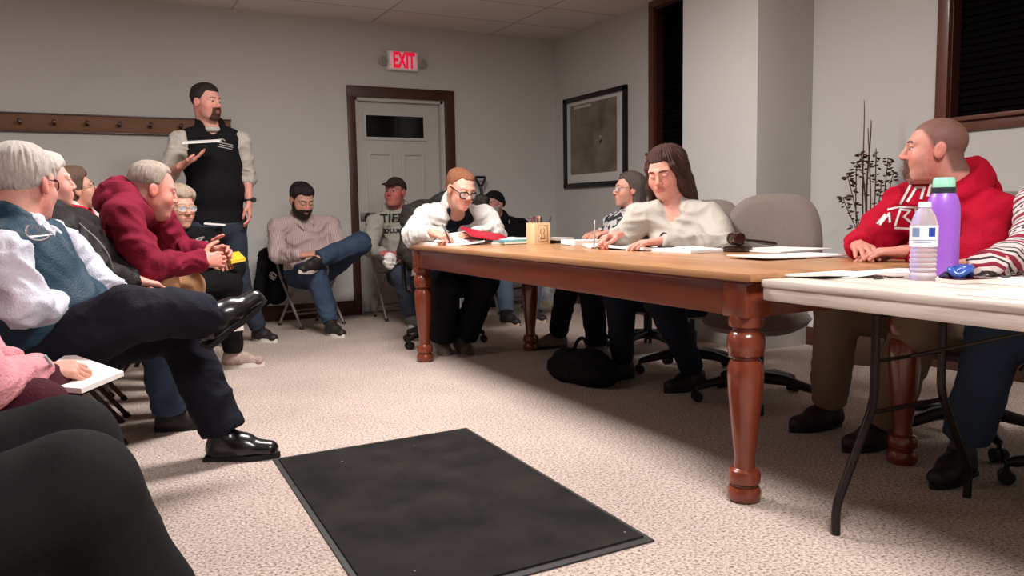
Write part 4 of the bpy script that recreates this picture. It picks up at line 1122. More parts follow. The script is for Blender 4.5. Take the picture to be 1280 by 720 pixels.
# 5 man in the maroon hoodie
D_ = person('man with short grey hair in a maroon hoodie leaning forward, hands together', (-.12, 4.58, .50), (.06, 4.53, .78), W(166, 252, 4.46), W(190, 239, 4.42), (1, -.08), (.98, .12), pitch=-14, w=1.15, dep=1.15, belly=.9,
    hp=dict(skin=SK['ruddy'], hairc=(120, 104, 96), scalp=.5, fat=1.0, dchin=.8, neck=1.15, stubble=.12, flush=.9), hs=1.08, hh=.0035,
    shR=W(150, 270, 4.22), shL=W(192, 264, 4.66), elR=W(186, 334, 4.16), wrR=W(252, 327, 4.32), elL=W(218, 312, 4.72), wrL=W(258, 317, 4.52),
    handR=dict(f=(.95, .25, .10), d=(.2, -1, .35), c=.75, thumb=-.2), handL=dict(f=(.9, -.35, .12), d=(.0, 1, .5), c=.7, thumb=-.3),
    knR=W(200, 352, 4.28), anR=(.30, 4.34, .09), knL=W(234, 355, 4.62), anL=(.40, 4.70, .09), toeR=(1, 0, 0), toeL=(1, .2, 0), arm=1.2, legr=1.1,
    top=dict(name='hoodie', mat=C_maroon, inf=.03, amp=0.0137, freq=9, collar='hood', cuff=True), legs=dict(mat=C_khaki, inf=.02, amp=0.0063), shoes=dict(mat=M_shoeb, sole=M_sole),
    hair=dict(mat=H_grey, t=.003, top=.016, front=.006, hz=.034, nape=.02, amp=.0022, taper=.03, h=.0038))

# 6 woman in glasses in front of the speaker
E_ = person('woman in pale glasses and a black printed top, seated before the speaker', (.36, 5.62, .50), (.40, 5.56, .78), W(226, 291, 5.53), W(224, 261, 5.50), (.8, -.6), (.40, -.92), pitch=-4, w=1.12, dep=1.1, belly=1.0, bust=1.1,
    hp=dict(skin=SK['mid'], hairc=(150, 130, 110), lip=(150, 80, 76)), hs=1.03, shR=W(206, 306, 5.40), shL=W(262, 300, 5.70), elR=W(212, 345, 5.40), wrR=W(262, 330, 5.50), elL=W(270, 328, 5.72), wrL=W(272, 328, 5.52),
    handR=dict(c=.5), handL=dict(c=.5, f=(.3, -.9, 0)), knR=W(284, 352, 5.42), anR=W(291, 438, 5.52), knL=W(288, 335, 5.62), anL=W(264, 398, 5.38), toeR=(.92, -.35, 0), toeL=(.85, -.45, .05), legr=1.15,
    top=dict(name='black_top', mat=C_black, inf=.018, collar='crew', amp=0.0075), legs=dict(mat=C_black, inf=.02), shoes=dict(mat=M_sneak, sole=M_solew, sc=1.0, laces=mat('brown_laces', (84, 62, 56), .8)),
    hair=dict(mat=H_gray2, t=.016, top=.018, front=.014, hx=.004, hz=-.004, nape=-.09, extra=[ell((-.04, 0, .0), (.075, .09, .085), k=.02)]))
glasses(E_, M_specsl, wd=.027, ht=.019, th=.0032, lens=M_lensg)

# 7 bearded man in the pink shirt
def stripes(N, L, tc, b):
    b.inputs['Roughness'].default_value = .8
    w = N.new('ShaderNodeTexWave'); w.bands_direction = 'X'; w.inputs['Scale'].default_value = 22; w.inputs['Distortion'].default_value = .6; L.new(tc.outputs['Object'], w.inputs['Vector'])
    return cramp(N, L, w.outputs['Fac'], [(.3, (168, 144, 142)), (.7, (190, 170, 166))])
Y = 7.0
G_ = person('bearded man in a pale pink striped shirt looking down, ankle on knee', W(386, 338, 7.16), W(382, 304, 7.06), W(377, 276, 7.02), W(377, 251, 6.93), (.22, -1), (.25, -.97), pitch=-24, w=1.15, dep=1.1, belly=1.0,
    hp=dict(lid=.006, skin=SK['mid'], hairc=(34, 24, 22), stubble=.5, fat=.6), hs=1.13, shR=W(346, 283, 7.0), shL=W(414, 281, 7.08), elR=W(347, 320, 6.86), wrR=W(378, 319, 6.62), elL=W(424, 310, 6.95), wrL=W(408, 322, 6.68), 
    handR=dict(f=(1, -.2, .1), d=(-.2, -.3, 1), c=.6), handL=dict(f=(-.6, -.6, .1), d=(.3, -.4, 1), c=.6), knR=W(394, 341, 6.66), anR=W(414, 400, 6.52), knL=W(450, 304, 6.72), anL=W(396, 325, 6.55), toeR=(.25, -1, 0), toeL=(-.75, -.65, -.05), upL=(.0, -.5, .9),
    legr=1.15, arm=1.1, top=dict(mat=ramp_mat('pink_striped_cotton', stripes), inf=.024, amp=0.0100, freq=11, collar='shirt', cuff=True), legs=dict(name='jeans', mat=C_jean, inf=.022, amp=0.0075), shoes=dict(mat=M_shoeb, sole=M_solew),
    hair=dict(mat=H_dark, t=.008, top=.012, front=.010, hx=.002, nape=-.08, amp=.003), beard=dict(mat=H_dark, t=.008))

# 8 man in the cap by the door
H_ = person('man in a dark cap and a light grey lettered hoodie, seated before the white door', W(512, 340, 7.15), W(503, 300, 7.1), W(497, 266, 7.05), W(494, 241, 7.0), (-.05, -1), (-.72, -.68), pitch=3, w=1.12, dep=1.1, belly=1.0,
    hp=dict(skin=(176, 104, 96), hairc=(90, 78, 70), fat=1.0, flush=1.0, dchin=.5), hs=1.06, shR=W(469, 279, 7.05), shL=W(533, 279, 7.15), elR=W(462, 312, 6.95), wrR=W(482, 317, 6.68), elL=W(535, 318, 7.0), wrL=W(503, 322, 6.82),
    handR=dict(f=(.9, -.2, -.1), d=(0, -.4, 1), c=.5), handL=dict(f=(-.9, -.2, -.1), d=(0, -.4, 1), c=.5), knR=W(502, 345, 6.62), anR=W(514, 397, 6.64), knL=W(540, 345, 6.68), anL=W(528, 395, 6.75), toeR=(.0, -1, 0), toeL=(.3, -1, 0), arm=1.12, legr=1.1,
    top=dict(name='hoodie', mat=C_greyh, inf=.026, amp=0.0100, collar='hood'), legs=dict(name='jeans', mat=C_jeandk, inf=.022), shoes=dict(mat=mat('grey_green_shoe', (84, 84, 78), .7), sole=M_solew),
    hair=dict(mat=hairm('short_grey_brown_hair', (86, 74, 66)), t=.006, top=-.02, nape=-.08))
M_cap = cloth('dark_cap_cloth', (52, 40, 40))
def cap_hat(ctx, m, brim=True, low=.045, t=.014):
    p = ctx['hp']; h = .005; lo = np.array((-.15, -.13, -.06)); hi = np.array((.15, .13, .19)); n = np.ceil((hi - lo) / h).astype(int) + 1
    X = np.stack(np.meshgrid(*[lo[i] + h * np.arange(n[i]) for i in range(3)], indexing='ij'), -1)
    d = core_d(p, X) - t; k = (low + .25 * (X[..., 0]) - X[..., 2]) if brim else (low + .30 * X[..., 0] - X[..., 2])
    d = -smin(-d, -k, .006)
    if not brim:
        e = core_d(p, X) - t - .007; kk = np.abs(X[..., 2] - (low + .30 * X[..., 0]) - .024) - .022; e = -smin(-e, -kk, .008); d = smin(d, e, .006)
    d[0] = d[-1] = .1; d[:, 0] = d[:, -1] = .1; d[:, :, 0] = d[:, :, -1] = .1
    V, F = nets(d, lo, h, 1)
    hat = mkobj('cap' if brim else 'beanie', ctx['toW'](V), F, m, ctx['root'], 180)
    if brim:
        P = [ell((.085, 0, low + .028), (.085, .075, .010), R=frame((1, 0, -.22), (0, 0, 1)), k=.01)]; D, l2, h2 = field(P, .004); V, F = nets(D, l2, h2); mkobj('brim', ctx['toW'](V), F, m, hat, 180)
    return hat
cap_hat(H_, M_cap)
ht_ = H_['objs']['top']; Rr = (1, -.05, 0)
M_ink = mat('dark_print', (28, 26, 24), .8)
decal_text('lettering', 'TIFFIN', .105, ht_, W(503, 273, 6.85), (1, 0, 0), (0, 0, 1), M_ink, H_['root'], bold=.004, spacing=1.05)
decal_text('lettering', 'COLUMBIAN', .052, ht_, W(504, 289, 6.85), (1, 0, 0), (0, 0, 1), M_ink, H_['root'], bold=.003, spacing=1.05)

# 9 woman in the white jacket
I_ = person('woman in dark glasses and a white fleece jacket writing at the far table end', (2.24, 5.50, .51), (2.20, 5.34, .82), W(569, 262, 5.2), W(576, 238, 5.02), (.02, -1), (.16, -.98), pitch=-19, roll=-6, w=1.08, dep=1.05, belly=.7, bust=.9,
    hp=dict(lid=.006, skin=(212, 158, 138), hairc=(140, 90, 60), lip=(160, 84, 74), browk=.4), hs=1.06, shR=W(533, 272, 5.28), shL=W(608, 272, 5.16), elR=W(516, 296, 5.10), wrR=W(541, 291, 4.84), elL=W(619, 294, 5.08), wrL=W(594, 292, 4.92),
    handR=dict(f=(.6, -.8, -.25), d=(-.25, -.1, 1), c=[.6, .75, .85, .9], thumb=.6), handL=dict(f=(-.9, -.1, -.05), d=(0, -.2, 1), c=.45), knR=(2.13, 5.10, .50), anR=(2.14, 5.22, .09), knL=(2.42, 5.10, .50), anL=(2.28, 5.20, .09), toeR=(-.1, -.8, -.5), toeL=(.1, -.9, -.4), arm=1.1, legr=1.15,
    top=dict(name='polo_shirt', mat=cloth('dark_navy_knit', (26, 26, 36)), inf=.012, sleeve=.0001, collar='shirt', vneck=.055), over=dict(name='jacket', mat=C_fleece, inf=.03, amp=0.0125, freq=10, collar='stand', gap=.75, open=.115, open2=.085),
    legs=dict(mat=cloth('dark_navy_trousers', (20, 20, 28)), inf=.026, hem=.03), shoes=dict(mat=mat('taupe_shoe', (92, 80, 72), .6), sole=M_solet, kind='boot'),
    hair=dict(mat=H_red, t=.006, top=.008, back=.012, nape=-.08, hx=-.022, hz=.004, taper=.04, extra=[ell((-.105, 0, .0), (.03, .05, .045), k=.02)]))
glasses(I_, M_specs, wd=.0285, ht=.021, th=.0042, lens=M_lensg, drop=.012)

# 10 man in the beanie in the corner
Y = 7.1
J_ = person('man in a black beanie with a grizzled beard and black jacket in the corner', W(637, 332, 6.95), W(632, 302, 6.95), W(623, 276, 6.92), W(617, 256, 6.86), (-.25, -1), (-.86, -.5), pitch=10, w=1.1, dep=1.05, belly=.8,
    hp=dict(skin=(182, 128, 116), hairc=(150, 140, 134), stubble=.3, flush=.9), hs=1.02, shR=W(598, 284, 6.85), shL=W(652, 284, 7.0), elR=W(594, 318, 6.75), wrR=W(615, 330, 6.5), elL=W(660, 318, 6.9), wrL=W(645, 332, 6.6), handR=dict(c=.4), handL=dict(c=.4),
    knR=W(630, 342, 6.45), anR=W(633, 394, 6.30), knL=W(668, 344, 6.5), anL=W(664, 392, 6.38), toeR=(.1, -1, 0), toeL=(.2, -1, 0), arm=1.1,
    top=dict(name='jacket', mat=C_black, inf=.03, amp=0.0075, collar='stand', gap=.4), legs=dict(name='jeans', mat=C_jeanlt, inf=.022), shoes=dict(mat=M_shoeb, sole=M_solet), beard=dict(mat=H_whitebeard, t=.014, extra=[ell((.07, 0, -.125), (.03, .035, .03), k=.02)], low=-.16))
cap_hat(J_, cloth('black_beanie_knit', (24, 20, 21)), brim=False, low=.022)
b = MB(); b.prism([(0, .02), (.017, .012), (.012, -.012), (0, -.022), (-.012, -.012), (-.017, .012)], 0, .001)
lay('chest_emblem', [v[:2] for v in b.V[:6]], [(0, 1, 2, 3, 4, 5)], J_['objs']['top'], W(632, 277, 6.9), (1, .1, 0), (0, 0, 1), mat('pale_emblem', (176, 170, 168), .6), J_['root'])

# 11 older woman in the patterned top
def blot(N, L, tc, b):
    b.inputs['Roughness'].default_value = .8
    v = N.new('ShaderNodeTexNoise'); v.inputs['Scale'].default_value = 24; v.inputs['Detail'].default_value = 1; L.new(tc.outputs['Object'], v.inputs['Vector'])
    return cramp(N, L, v.outputs[0], [(.48, (24, 24, 30)), (.52, (176, 172, 172))])
K_ = person('older woman with long dark grey hair and glasses in a mottled black and white top', (3.32, 4.56, .5), (3.22, 4.56, .80), W(792, 266, 4.58), W(787, 238, 4.60), (-1, .05), (-.88, .34), pitch=2, w=.98, bust=.8, belly=.5,
    hp=dict(skin=SK['mid'], hairc=(90, 78, 70)), hs=.98, shR=W(765, 279, 4.72), shL=W(812, 282, 4.40), elR=W(775, 300, 4.86), wrR=W(747, 291, 4.82), elL=W(790, 302, 4.36), wrL=W(762, 291, 4.50),
    handR=dict(f=(-.85, -.2, -.12), d=(0, 0, 1), c=.55), handL=dict(f=(-.95, .15, -.1), d=(0, 0, 1), c=.5), knR=(2.86, 4.68, .55), anR=(2.96, 5.02, .09), knL=(2.84, 4.40, .55), anL=(2.90, 4.40, .09), toeR=(-1, .1, 0), toeL=(-1, 0, 0),
    top=dict(name='blouse', mat=ramp_mat('mottled_print', blot), inf=.018, collar='shirt'), legs=dict(mat=C_black, inf=.026), shoes=dict(mat=mat('grey_boot', (112, 104, 98), .7), sole=M_sole, kind='boot', sock=mat('grey_sock', (128, 118, 110), .9)),
    hair=dict(mat=H_darkgrey, t=.010, top=.006, amp=.002, lo=(-.2, -.16, -.24), nape=-.12, ear=False, hx=-.006, extra=[cap((-.045, .045, .03), (-.05, .06, -.15), .05, .035, k=.03), cap((-.045, -.045, .03), (-.05, -.06, -.15), .05, .035, k=.03), cap((-.07, 0, .03), (-.085, 0, -.15), .055, .04, k=.03)]))
glasses(K_, mat('thin_metal_frame', (120, 100, 90), .3, .7), th=.0016, lens=M_lensg)

# 12 woman in the cream sweater
L_ = person('woman with shoulder length brown hair in a cream v neck sweater, writing', (3.14, 3.62, .52), (3.00, 3.62, .82), W(843, 258, 3.64), W(831, 216, 3.66), (-.82, -.57), (-.86, -.51), pitch=-20, roll=5, w=1.2, dep=1.2, belly=1.2, bust=1.3,
    hp=dict(lid=.006, skin=(206, 146, 130), hairc=(50, 30, 26), fat=.9, dchin=.6, lip=(164, 78, 80), browk=.9), hs=1.1, hh=.0035, shR=W(798, 272, 3.80), shL=W(890, 274, 3.44), elR=W(776, 308, 3.86), wrR=W(770, 295, 3.62), elL=W(906, 312, 3.24), wrL=W(824, 302, 3.32),
    handR=dict(f=(-.95, -.15, -.1), d=(.1, .35, .9), c=[.7, .85, .95, 1.0], thumb=.6), handL=dict(f=(-.95, .2, -.05), d=(0, 0, 1), c=.25), knR=(2.66, 3.80, .52), anR=(2.72, 3.86, .09), knL=(2.66, 3.42, .52), anL=(2.90, 3.44, .09), toeR=(-1, .1, 0), toeL=(-1, 0, 0), arm=1.2, legr=1.25,
    top=dict(name='sweater', mat=C_cream, inf=.024, amp=0.0112, freq=8, vneck=.06, cuff=True), legs=dict(mat=cloth('dark_blue_trousers', (26, 30, 42)), inf=.02), shoes=dict(mat=M_shoeb, sole=M_sole),
    hair=dict(mat=H_brown, t=.010, top=.010, lo=(-.24, -.18, -.27), nape=-.12, ear=False, hx=-.010, taper=.035, amp=.0032, strand=15, part=.01, extra=[cap((-.03, .075, .03), (-.04, .098, -.19), .042, .030, k=.03), cap((-.03, -.075, .03), (-.02, -.105, -.15), .038, .024, k=.03), cap((-.07, .03, .05), (-.125, .05, -.17), .07, .05, k=.04), cap((-.07, -.03, .05), (-.11, -.05, -.16), .065, .045, k=.04), cap((.045, .012, .118), (.046, .068, .045), .014, .013, k=.02), cap((.046, .068, .045), (.022, .086, -.06), .013, .022, k=.02), cap((.022, .086, -.06), (-.01, .10, -.17), .024, .02, k=.02), cap((.045, .005, .118), (.05, -.066, .045), .014, .013, k=.02), cap((.05, -.066, .045), (.034, -.086, -.06), .013, .018, k=.02), cap((.034, -.086, -.06), (.02, -.095, -.15), .02, .014, k=.02)]))
b = MB(); wq = L_['J']['wrL']; b.tube([wq + np.array((.012 * math.cos(a) + .03, .048 * math.cos(a), .042 * math.sin(a))) for a in np.linspace(0, 2 * PI, 17)[:-1]], .006, 8, closed=True); b.build('bracelet', M_shoeb, L_['root'])

# 13 man in the red hoodie
M_ = person('man with a shaved head and goatee in a red hoodie with white lettering', (3.20, 2.10, .53), (3.14, 2.10, .86), WX(1192, 236, 3.05), WX(1169, 189, 2.99), (-1, .06), (-.64, .77), pitch=2, w=1.25, dep=1.2, belly=1.3,
    hp=dict(skin=(196, 138, 124), hairc=(84, 62, 54), scalp=.8, fat=.8, dchin=.45, neck=1.05, stubble=.10, goatee=.75, browc=(70, 44, 36), browk=.95, beardc=(82, 50, 40), jaw=1.05, flush=.8), hs=1.06, hh=.003,
    shR=WX(1132, 258, 3.03), shL=WX(1244, 272, 3.06), elR=WX(1086, 306, 2.86), wrR=WX(1074, 308, 2.66), elL=WX(1222, 326, 2.86), wrL=WX(1134, 314, 2.68), handR=dict(f=(-.6, -.75, -.05), d=(0, 0, 1), c=.25), handL=dict(f=(-.75, .6, -.02), d=(0, 0, 1), c=.25),
    knR=(2.78, 2.38, .57), anR=(2.90, 2.52, .12), knL=(2.76, 1.98, .57), anL=(2.86, 2.20, .12), toeR=(-.95, .1, 0), toeL=(-.95, .1, 0), arm=1.35, legr=1.2,
    top=dict(name='hoodie', mat=C_redh, inf=.03, amp=0.0125, freq=8, collar='hood', cuff=True), legs=dict(mat=C_khakid, inf=.022, hem=.012), shoes=dict(mat=mat('dark_brown_boot', (38, 28, 24), .6), sole=M_sole, kind='boot', sc=1.08),
    beard=dict(mat=hairm('light_brown_goatee', (98, 62, 50)), goatee=True, t=.006))

# 14 person at the right edge in the patterned sweater
def fairisle(N, L, tc, b):
    b.inputs['Roughness'].default_value = .9
    sp = N.new('ShaderNodeSeparateXYZ'); 
    mp = N.new('ShaderNodeMapping'); mp.inputs['Rotation'].default_value = (.25, -.5, 0); L.new(tc.outputs['Object'], mp.inputs['Vector']); L.new(mp.outputs[0], sp.inputs[0])
    m = N.new('ShaderNodeMath'); m.operation = 'MULTIPLY'; m.inputs[1].default_value = 7.2; L.new(sp.outputs[2], m.inputs[0])
    fr = N.new('ShaderNodeMath'); fr.operation = 'FRACT'; L.new(m.outputs[0], fr.inputs[0])
    w, k, r = (206, 192, 190), (52, 36, 42), (128, 22, 46)
    c = cramp(N, L, fr.outputs[0], [(0, r), (.14, w), (.22, k), (.28, w), (.36, k), (.40, w), (.58, k), (.64, w), (.72, r), (.80, w), (.88, k), (.93, w)], 'CONSTANT')
    v = N.new('ShaderNodeTexVoronoi'); v.inputs['Scale'].default_value = 34; L.new(tc.outputs['Object'], v.inputs['Vector'])
    lt = N.new('ShaderNodeMath'); lt.operation = 'LESS_THAN'; lt.inputs[1].default_value = .26; L.new(v.outputs['Distance'], lt.inputs[0])
    a = N.new('ShaderNodeMath'); a.operation = 'COMPARE'; a.inputs[1].default_value = .49; a.inputs[2].default_value = .07; L.new(fr.outputs[0], a.inputs[0])
    mm = N.new('ShaderNodeMath'); mm.operation = 'MULTIPLY'; L.new(lt.outputs[0], mm.inputs[0]); L.new(a.outputs[0], mm.inputs[1])
    mx = N.new('ShaderNodeMix'); mx.data_type = 'RGBA'; L.new(mm.outputs[0], mx.inputs[0]); L.new(c, mx.inputs[6]); mx.inputs[7].default_value = (*lin(k), 1)
    return mx.outputs[2]
N_ = person('person in a maroon and white patterned sweater at the right edge of the picture', (3.16, 1.42, .53), (3.08, 1.42, .86), (3.03, 1.42, 1.13), (2.98, 1.42, 1.27), (-1, .1), (-.8, .6), w=1.0, dep=1.05, bust=1.0, belly=.8,
    hp=dict(skin=SK['fair'], hairc=(120, 90, 70)), hs=1.0, shR=WX(1306, 250, 2.98), shL=(3.05, 1.22, 1.06), elR=WX(1290, 318, 2.74), wrR=WX(1240, 326, 2.50), elL=(2.90, 1.08, .84), wrL=(2.66, 1.26, .83), handR=dict(f=(.1, 1, -.15), d=(0, 0, 1), c=.5), handL=dict(f=(-1, .2, 0), d=(0, 0, 1), c=.4),
    knR=(2.76, 1.68, .56), anR=(2.76, 1.80, .10), knL=(2.74, 1.30, .56), anL=(2.84, 1.44, .10), toeR=(-.9, -.15, 0), toeL=(-1, 0, 0), arm=1.15, legr=1.2,
    top=dict(name='sweater', mat=ramp_mat('patterned_knit', fairisle), inf=.028, sleeve=1.25, amp=0.0100, collar='crew'), legs=dict(name='jeans', mat=C_jean, inf=.022, end=.86, hem=.015), shoes=dict(mat=M_shoeb, sole=M_sole, kind='dress', sock=mat('striped_sock', (78, 72, 70), .9)),
    hair=dict(mat=H_mixed, t=.016, top=.016, ear=False))

# 15 pink sweater, writing on a pad, front left
O_ = person('person in a pink ribbed sweater at the left edge, writing on a white pad', (-.62, 2.42, .50), (-.50, 2.42, .80), (-.44, 2.42, 1.05), (-.40, 2.42, 1.20), (1, 0), (.9, -.1), pitch=-25, w=1.0, dep=1.05, bust=.9, belly=.6,
    hp=dict(skin=SK['fair'], hairc=(150, 120, 90)), hs=1.0, shR=(-.40, 2.24, .95), shL=(-.46, 2.62, .98), elR=W(-22, 478, 2.16), wrR=WZ(46, 466, .575), elL=W(-30, 440, 2.72), wrL=W(20, 455, 2.66),
    handR=dict(f=(.95, .2, .0), d=(-.1, -.35, 1), c=[.55, .7, .8, .9], thumb=.6), handL=dict(c=.4), knR=(-.16, 2.32, .52), anR=(-.28, 2.58, .10), knL=(-.16, 2.56, .52), anL=(-.34, 2.74, .10), toeR=(1, -.05, 0), toeL=(1, .1, 0), arm=1.1,
    top=dict(name='sweater', mat=C_pink, inf=.022, amp=0.0075, collar='crew', cuff=True), legs=dict(mat=C_wine), shoes=dict(mat=mat('beige_slipon', (150, 136, 122), .7), sole=M_solet), hair=dict(mat=H_mixed, t=.016, top=.016, ear=False))

# 16 black trousers in the near left corner
P_ = person('person in black trousers sitting close by in the lower left corner, knees only', (-.55, 1.46, .50), (-.66, 1.46, .82), (-.74, 1.42, 1.12), (-.73, 1.42, 1.27), (1, 0), (1, 0), w=1.1, dep=1.1, belly=1.0,
    hp=dict(skin=SK['fair'], hairc=(60, 50, 44)), hs=1.05, shR=(-.74, 1.2, 1.05), shL=(-.74, 1.64, 1.05), elR=(-.74, 1.12, .78), wrR=(-.52, 1.20, .70), elL=(-.74, 1.72, .78), wrL=(-.52, 1.64, .70), handR=dict(c=.4), handL=dict(c=.4),
    knR=W(92, 616, 1.42), anR=(.13, 1.50, .09), knL=W(82, 560, 1.70), anL=(.06, 1.76, .09), toeR=(1, -.1, 0), toeL=(1, .1, 0), legr=1.17, hipw=.13,
    top=dict(name='sweatshirt', mat=C_black, inf=.025, collar='crew'), legs=dict(mat=C_blacktr, inf=.022, amp=.004, freq=5, hem=.03), shoes=dict(mat=M_shoeb, sole=M_sole), hair=short_hair(H_dark))
for nm, c in dict(F=F_, A=A_, B=B_, C=C_, D=D_, E=E_, G=G_, H=H_, I=I_, J=J_, K=K_, L=L_, M=M_, N=N_, O=O_, P=P_).items():
    J = c['J']; d = lambda a, b: round(float(np.linalg.norm(J[a] - J[b])), 2)
    print('LIMB', nm, 'uaL', d('shL', 'elL'), 'faL', d('elL', 'wrL'), 'uaR', d('shR', 'elR'), 'faR', d('elR', 'wrR'), 'thL', d('hipL', 'knL'), 'shinL', d('knL', 'anL'), 'thR', d('hipR', 'knR'), 'shinR', d('knR', 'anR'), 'pel', np.round(c['pel'], 2), 'neckhead', round(float(np.linalg.norm(c['head'] - c['neck'])), 2), 'anz', np.round([J['anL'][2], J['anR'][2]], 2))
# ------------------------------------------------------------------ chairs of the audience
folding_chair((1.69, 7.27, 0), math.atan2(-.95, .32), 'grey folding chair under the bearded man in the pink shirt')
folding_chair((2.56, 7.28, 0), -PI / 2, 'grey folding chair under the man in the cap, before the white door')
folding_chair((3.66, 7.10, 0), -PI / 2 - .1, 'folding chair under the man in the beanie in the corner')
for x, y, r, l in ((-.30, 3.33, 0, 'brown folding chair under the man in the teal vest'), (-.15, 4.08, 0, 'brown folding chair under the person in the dark jacket, beside the white pad'),
                   (-.12, 4.62, 0, 'brown folding chair under the man in the maroon hoodie'), (-.18, 5.16, 0, 'brown folding chair under the woman in red and white'),
                   (.33, 5.63, -.3, 'brown folding chair under the woman in the black printed top'), (-.62, 2.42, 0, 'brown folding chair under the person in pink'), (-.60, 1.46, 0, 'brown folding chair under the person in black trousers')):
    folding_chair((x, y, 0), r, l, M_foldb)

# ------------------------------------------------------------------ coats and bags
def soft(name, prims, m, label, cat, base, amp=.008, freq=9, h=.01, seed=4):
    t = empty(name, (base[0], base[1], base[2]), world=True)
    o = sdf_obj('cloth', prims, h, m, t, amp, freq, seed); tag(t, label, cat); return t, o
t, o = soft('jacket', [cap(W(335, 318, 7.42), W(352, 312, 7.5), .05, .05, k=.06), cap(W(334, 322, 7.40), W(326, 374, 7.38), .075, .085, k=.06, flat=((0, 1, 0), .6)), cap(W(346, 322, 7.42), W(346, 368, 7.42), .085, .09, k=.06, flat=((0, 1, 0), .6)), cap(W(350, 325, 7.46), W(410, 322, 7.56), .05, .05, k=.05, flat=((0, 1, 0), .6)), cap(W(332, 330, 7.34), W(323, 380, 7.30), .045, .04, k=.03)], C_black, 'black jacket with a white logo hung on the back of the grey folding chair', 'jacket', W(338, 385, 7.4))
def strokes(name, lines, w, target, origin, right, up, m, parent, off=.003, lift=.25):
    V = []; F = []
    for L_ in lines:
        P = [np.array(p, float) for p in L_]
        for a, b in zip(P[:-1], P[1:]):
            d = b - a; n = np.array((-d[1], d[0])); n = n / (np.linalg.norm(n) + 1e-9) * w / 2; e = d / (np.linalg.norm(d) + 1e-9) * w * .3; i = len(V)
            V += [tuple(a - n - e), tuple(b - n + e), tuple(b + n + e), tuple(a + n - e)]; F.append((i, i + 1, i + 2, i + 3))
    return lay(name, V, F, target, origin, right, up, m, parent, off, lift)
M_logo = mat('white_print', (222, 216, 214), .7); M_logog = mat('grey_embroidery', (150, 148, 144), .7)
strokes('logo', [[(-.03, .02), (0, .03), (.03, .01)], [(-.035, 0), (.03, -.012)], [(-.02, -.02), (.02, -.03)], [(-.01, .01), (.0, -.02)]], .014, o, W(343, 346, 7.2), (1, -.1, -.3), (.2, 0, 1), M_logo, t)
# jacket over the office chair behind the woman in white
t, o = soft('jacket', [cap(W(518, 268, 5.66), W(580, 246, 5.74), .055, .06, k=.06), cap(W(522, 272, 5.68), W(522, 322, 5.70), .12, .12, k=.08, flat=((0, 1, 0), .45)), cap(W(560, 262, 5.74), W(570, 322, 5.74), .14, .14, k=.08, flat=((0, 1, 0), .42)), cap(W(514, 274, 5.62), W(506, 312, 5.52), .055, .048, k=.03), cap(W(506, 312, 5.52), W(516, 330, 5.44), .046, .04, k=.03), cap(W(600, 258, 5.74), W(604, 320, 5.74), .09, .09, k=.06, flat=((0, 1, 0), .5))], cloth('olive_black_jacket', (42, 39, 36), rough=.55), 'dark olive jacket draped over the office chair behind the woman in white', 'jacket', W(530, 330, 5.7), amp=.012)
# black bag on the floor under the table
bx = np.array((2.50, 3.95, 0))
t = empty('handbag', tuple(bx), world=True)
sdf_obj('pouch', [ell(bx + (0, 0, .06), (.16, .30, .08), k=.05), ell(bx + (.02, -.05, .10), (.11, .18, .09), k=.05), ell(bx + (.0, .16, .1), (.08, .09, .06), k=.05), halfspace(bx + (0, 0, .004), (0, 0, -1))], .009, C_black, t, .010, 10, 8)
b = MB(); b.tube(smoothpath([bx + (-.02, -.15, .15), bx + (-.03, -.10, .22), bx + (0, .0, .25), bx + (.02, .10, .21), bx + (.02, .15, .12)], 6), .011, 8); b.build('strap', C_black, t); tag(t, 'black soft bag slumped on the carpet beneath the meeting table', 'bag')
# pale bag with a yellow packet by the back wall
q = WZ(681, 389, .0); t = empty('plastic_bag', tuple(q), world=True)
M_film = mat('clear_bag_film', (196, 204, 210), .2, alpha=.45)
sdf_obj('film', [ell(q + (0, 0, .10), (.11, .10, .10), k=.03), ell(q + (.01, .0, .2), (.05, .04, .08), k=.04), halfspace(q + (0, 0, .003), (0, 0, -1))], .008, M_film, t, .018, 16, 5); tag(t, 'clear crumpled plastic bag on the floor by the back wall', 'bag')
t = empty('snack_packet', tuple(q), world=True); sdf_obj('wrapper', [ell(q + (.005, -.015, .055), (.075, .06, .048), k=.02), halfspace(q + (0, 0, .006), (0, 0, -1))], .007, mat('yellow_wrapper', (206, 168, 40), .35), t, .010, 18, 6); tag(t, 'small yellow packet inside the clear plastic bag', 'packet')
# shovel leaning in the corner
st = W(601, 250, 7.55); t = empty('shovel', (st[0], 7.5, 0), world=True)
tp = W(601, 233, 7.6); ft_ = np.array((tp[0] + .02, 7.42, .42)); b = MB(); b.tube([tp, ft_], .016, 10); b.build('shaft', M_black, t)
b = MB(); b.tube(fillet([tp, tp + (-.022, 0, .02), tp + (-.062, .01, .095), tp + (.062, .01, .095), tp + (.022, 0, .02), tp], .02), .014, 8); b.build('handle', M_black, t)
V, F = pad(.30, .40, .02, 5, lambda x, y, z: (ft_[0] + y, ft_[1] - .12 * (y / .15) ** 2 * .2 + z - .15 * (x - .2) * .4, .205 + x)); mkobj('blade', V, F, M_black, t, 60); tag(t, 'black shovel with a D shaped grip leaning on the back wall behind the beanie man', 'shovel')

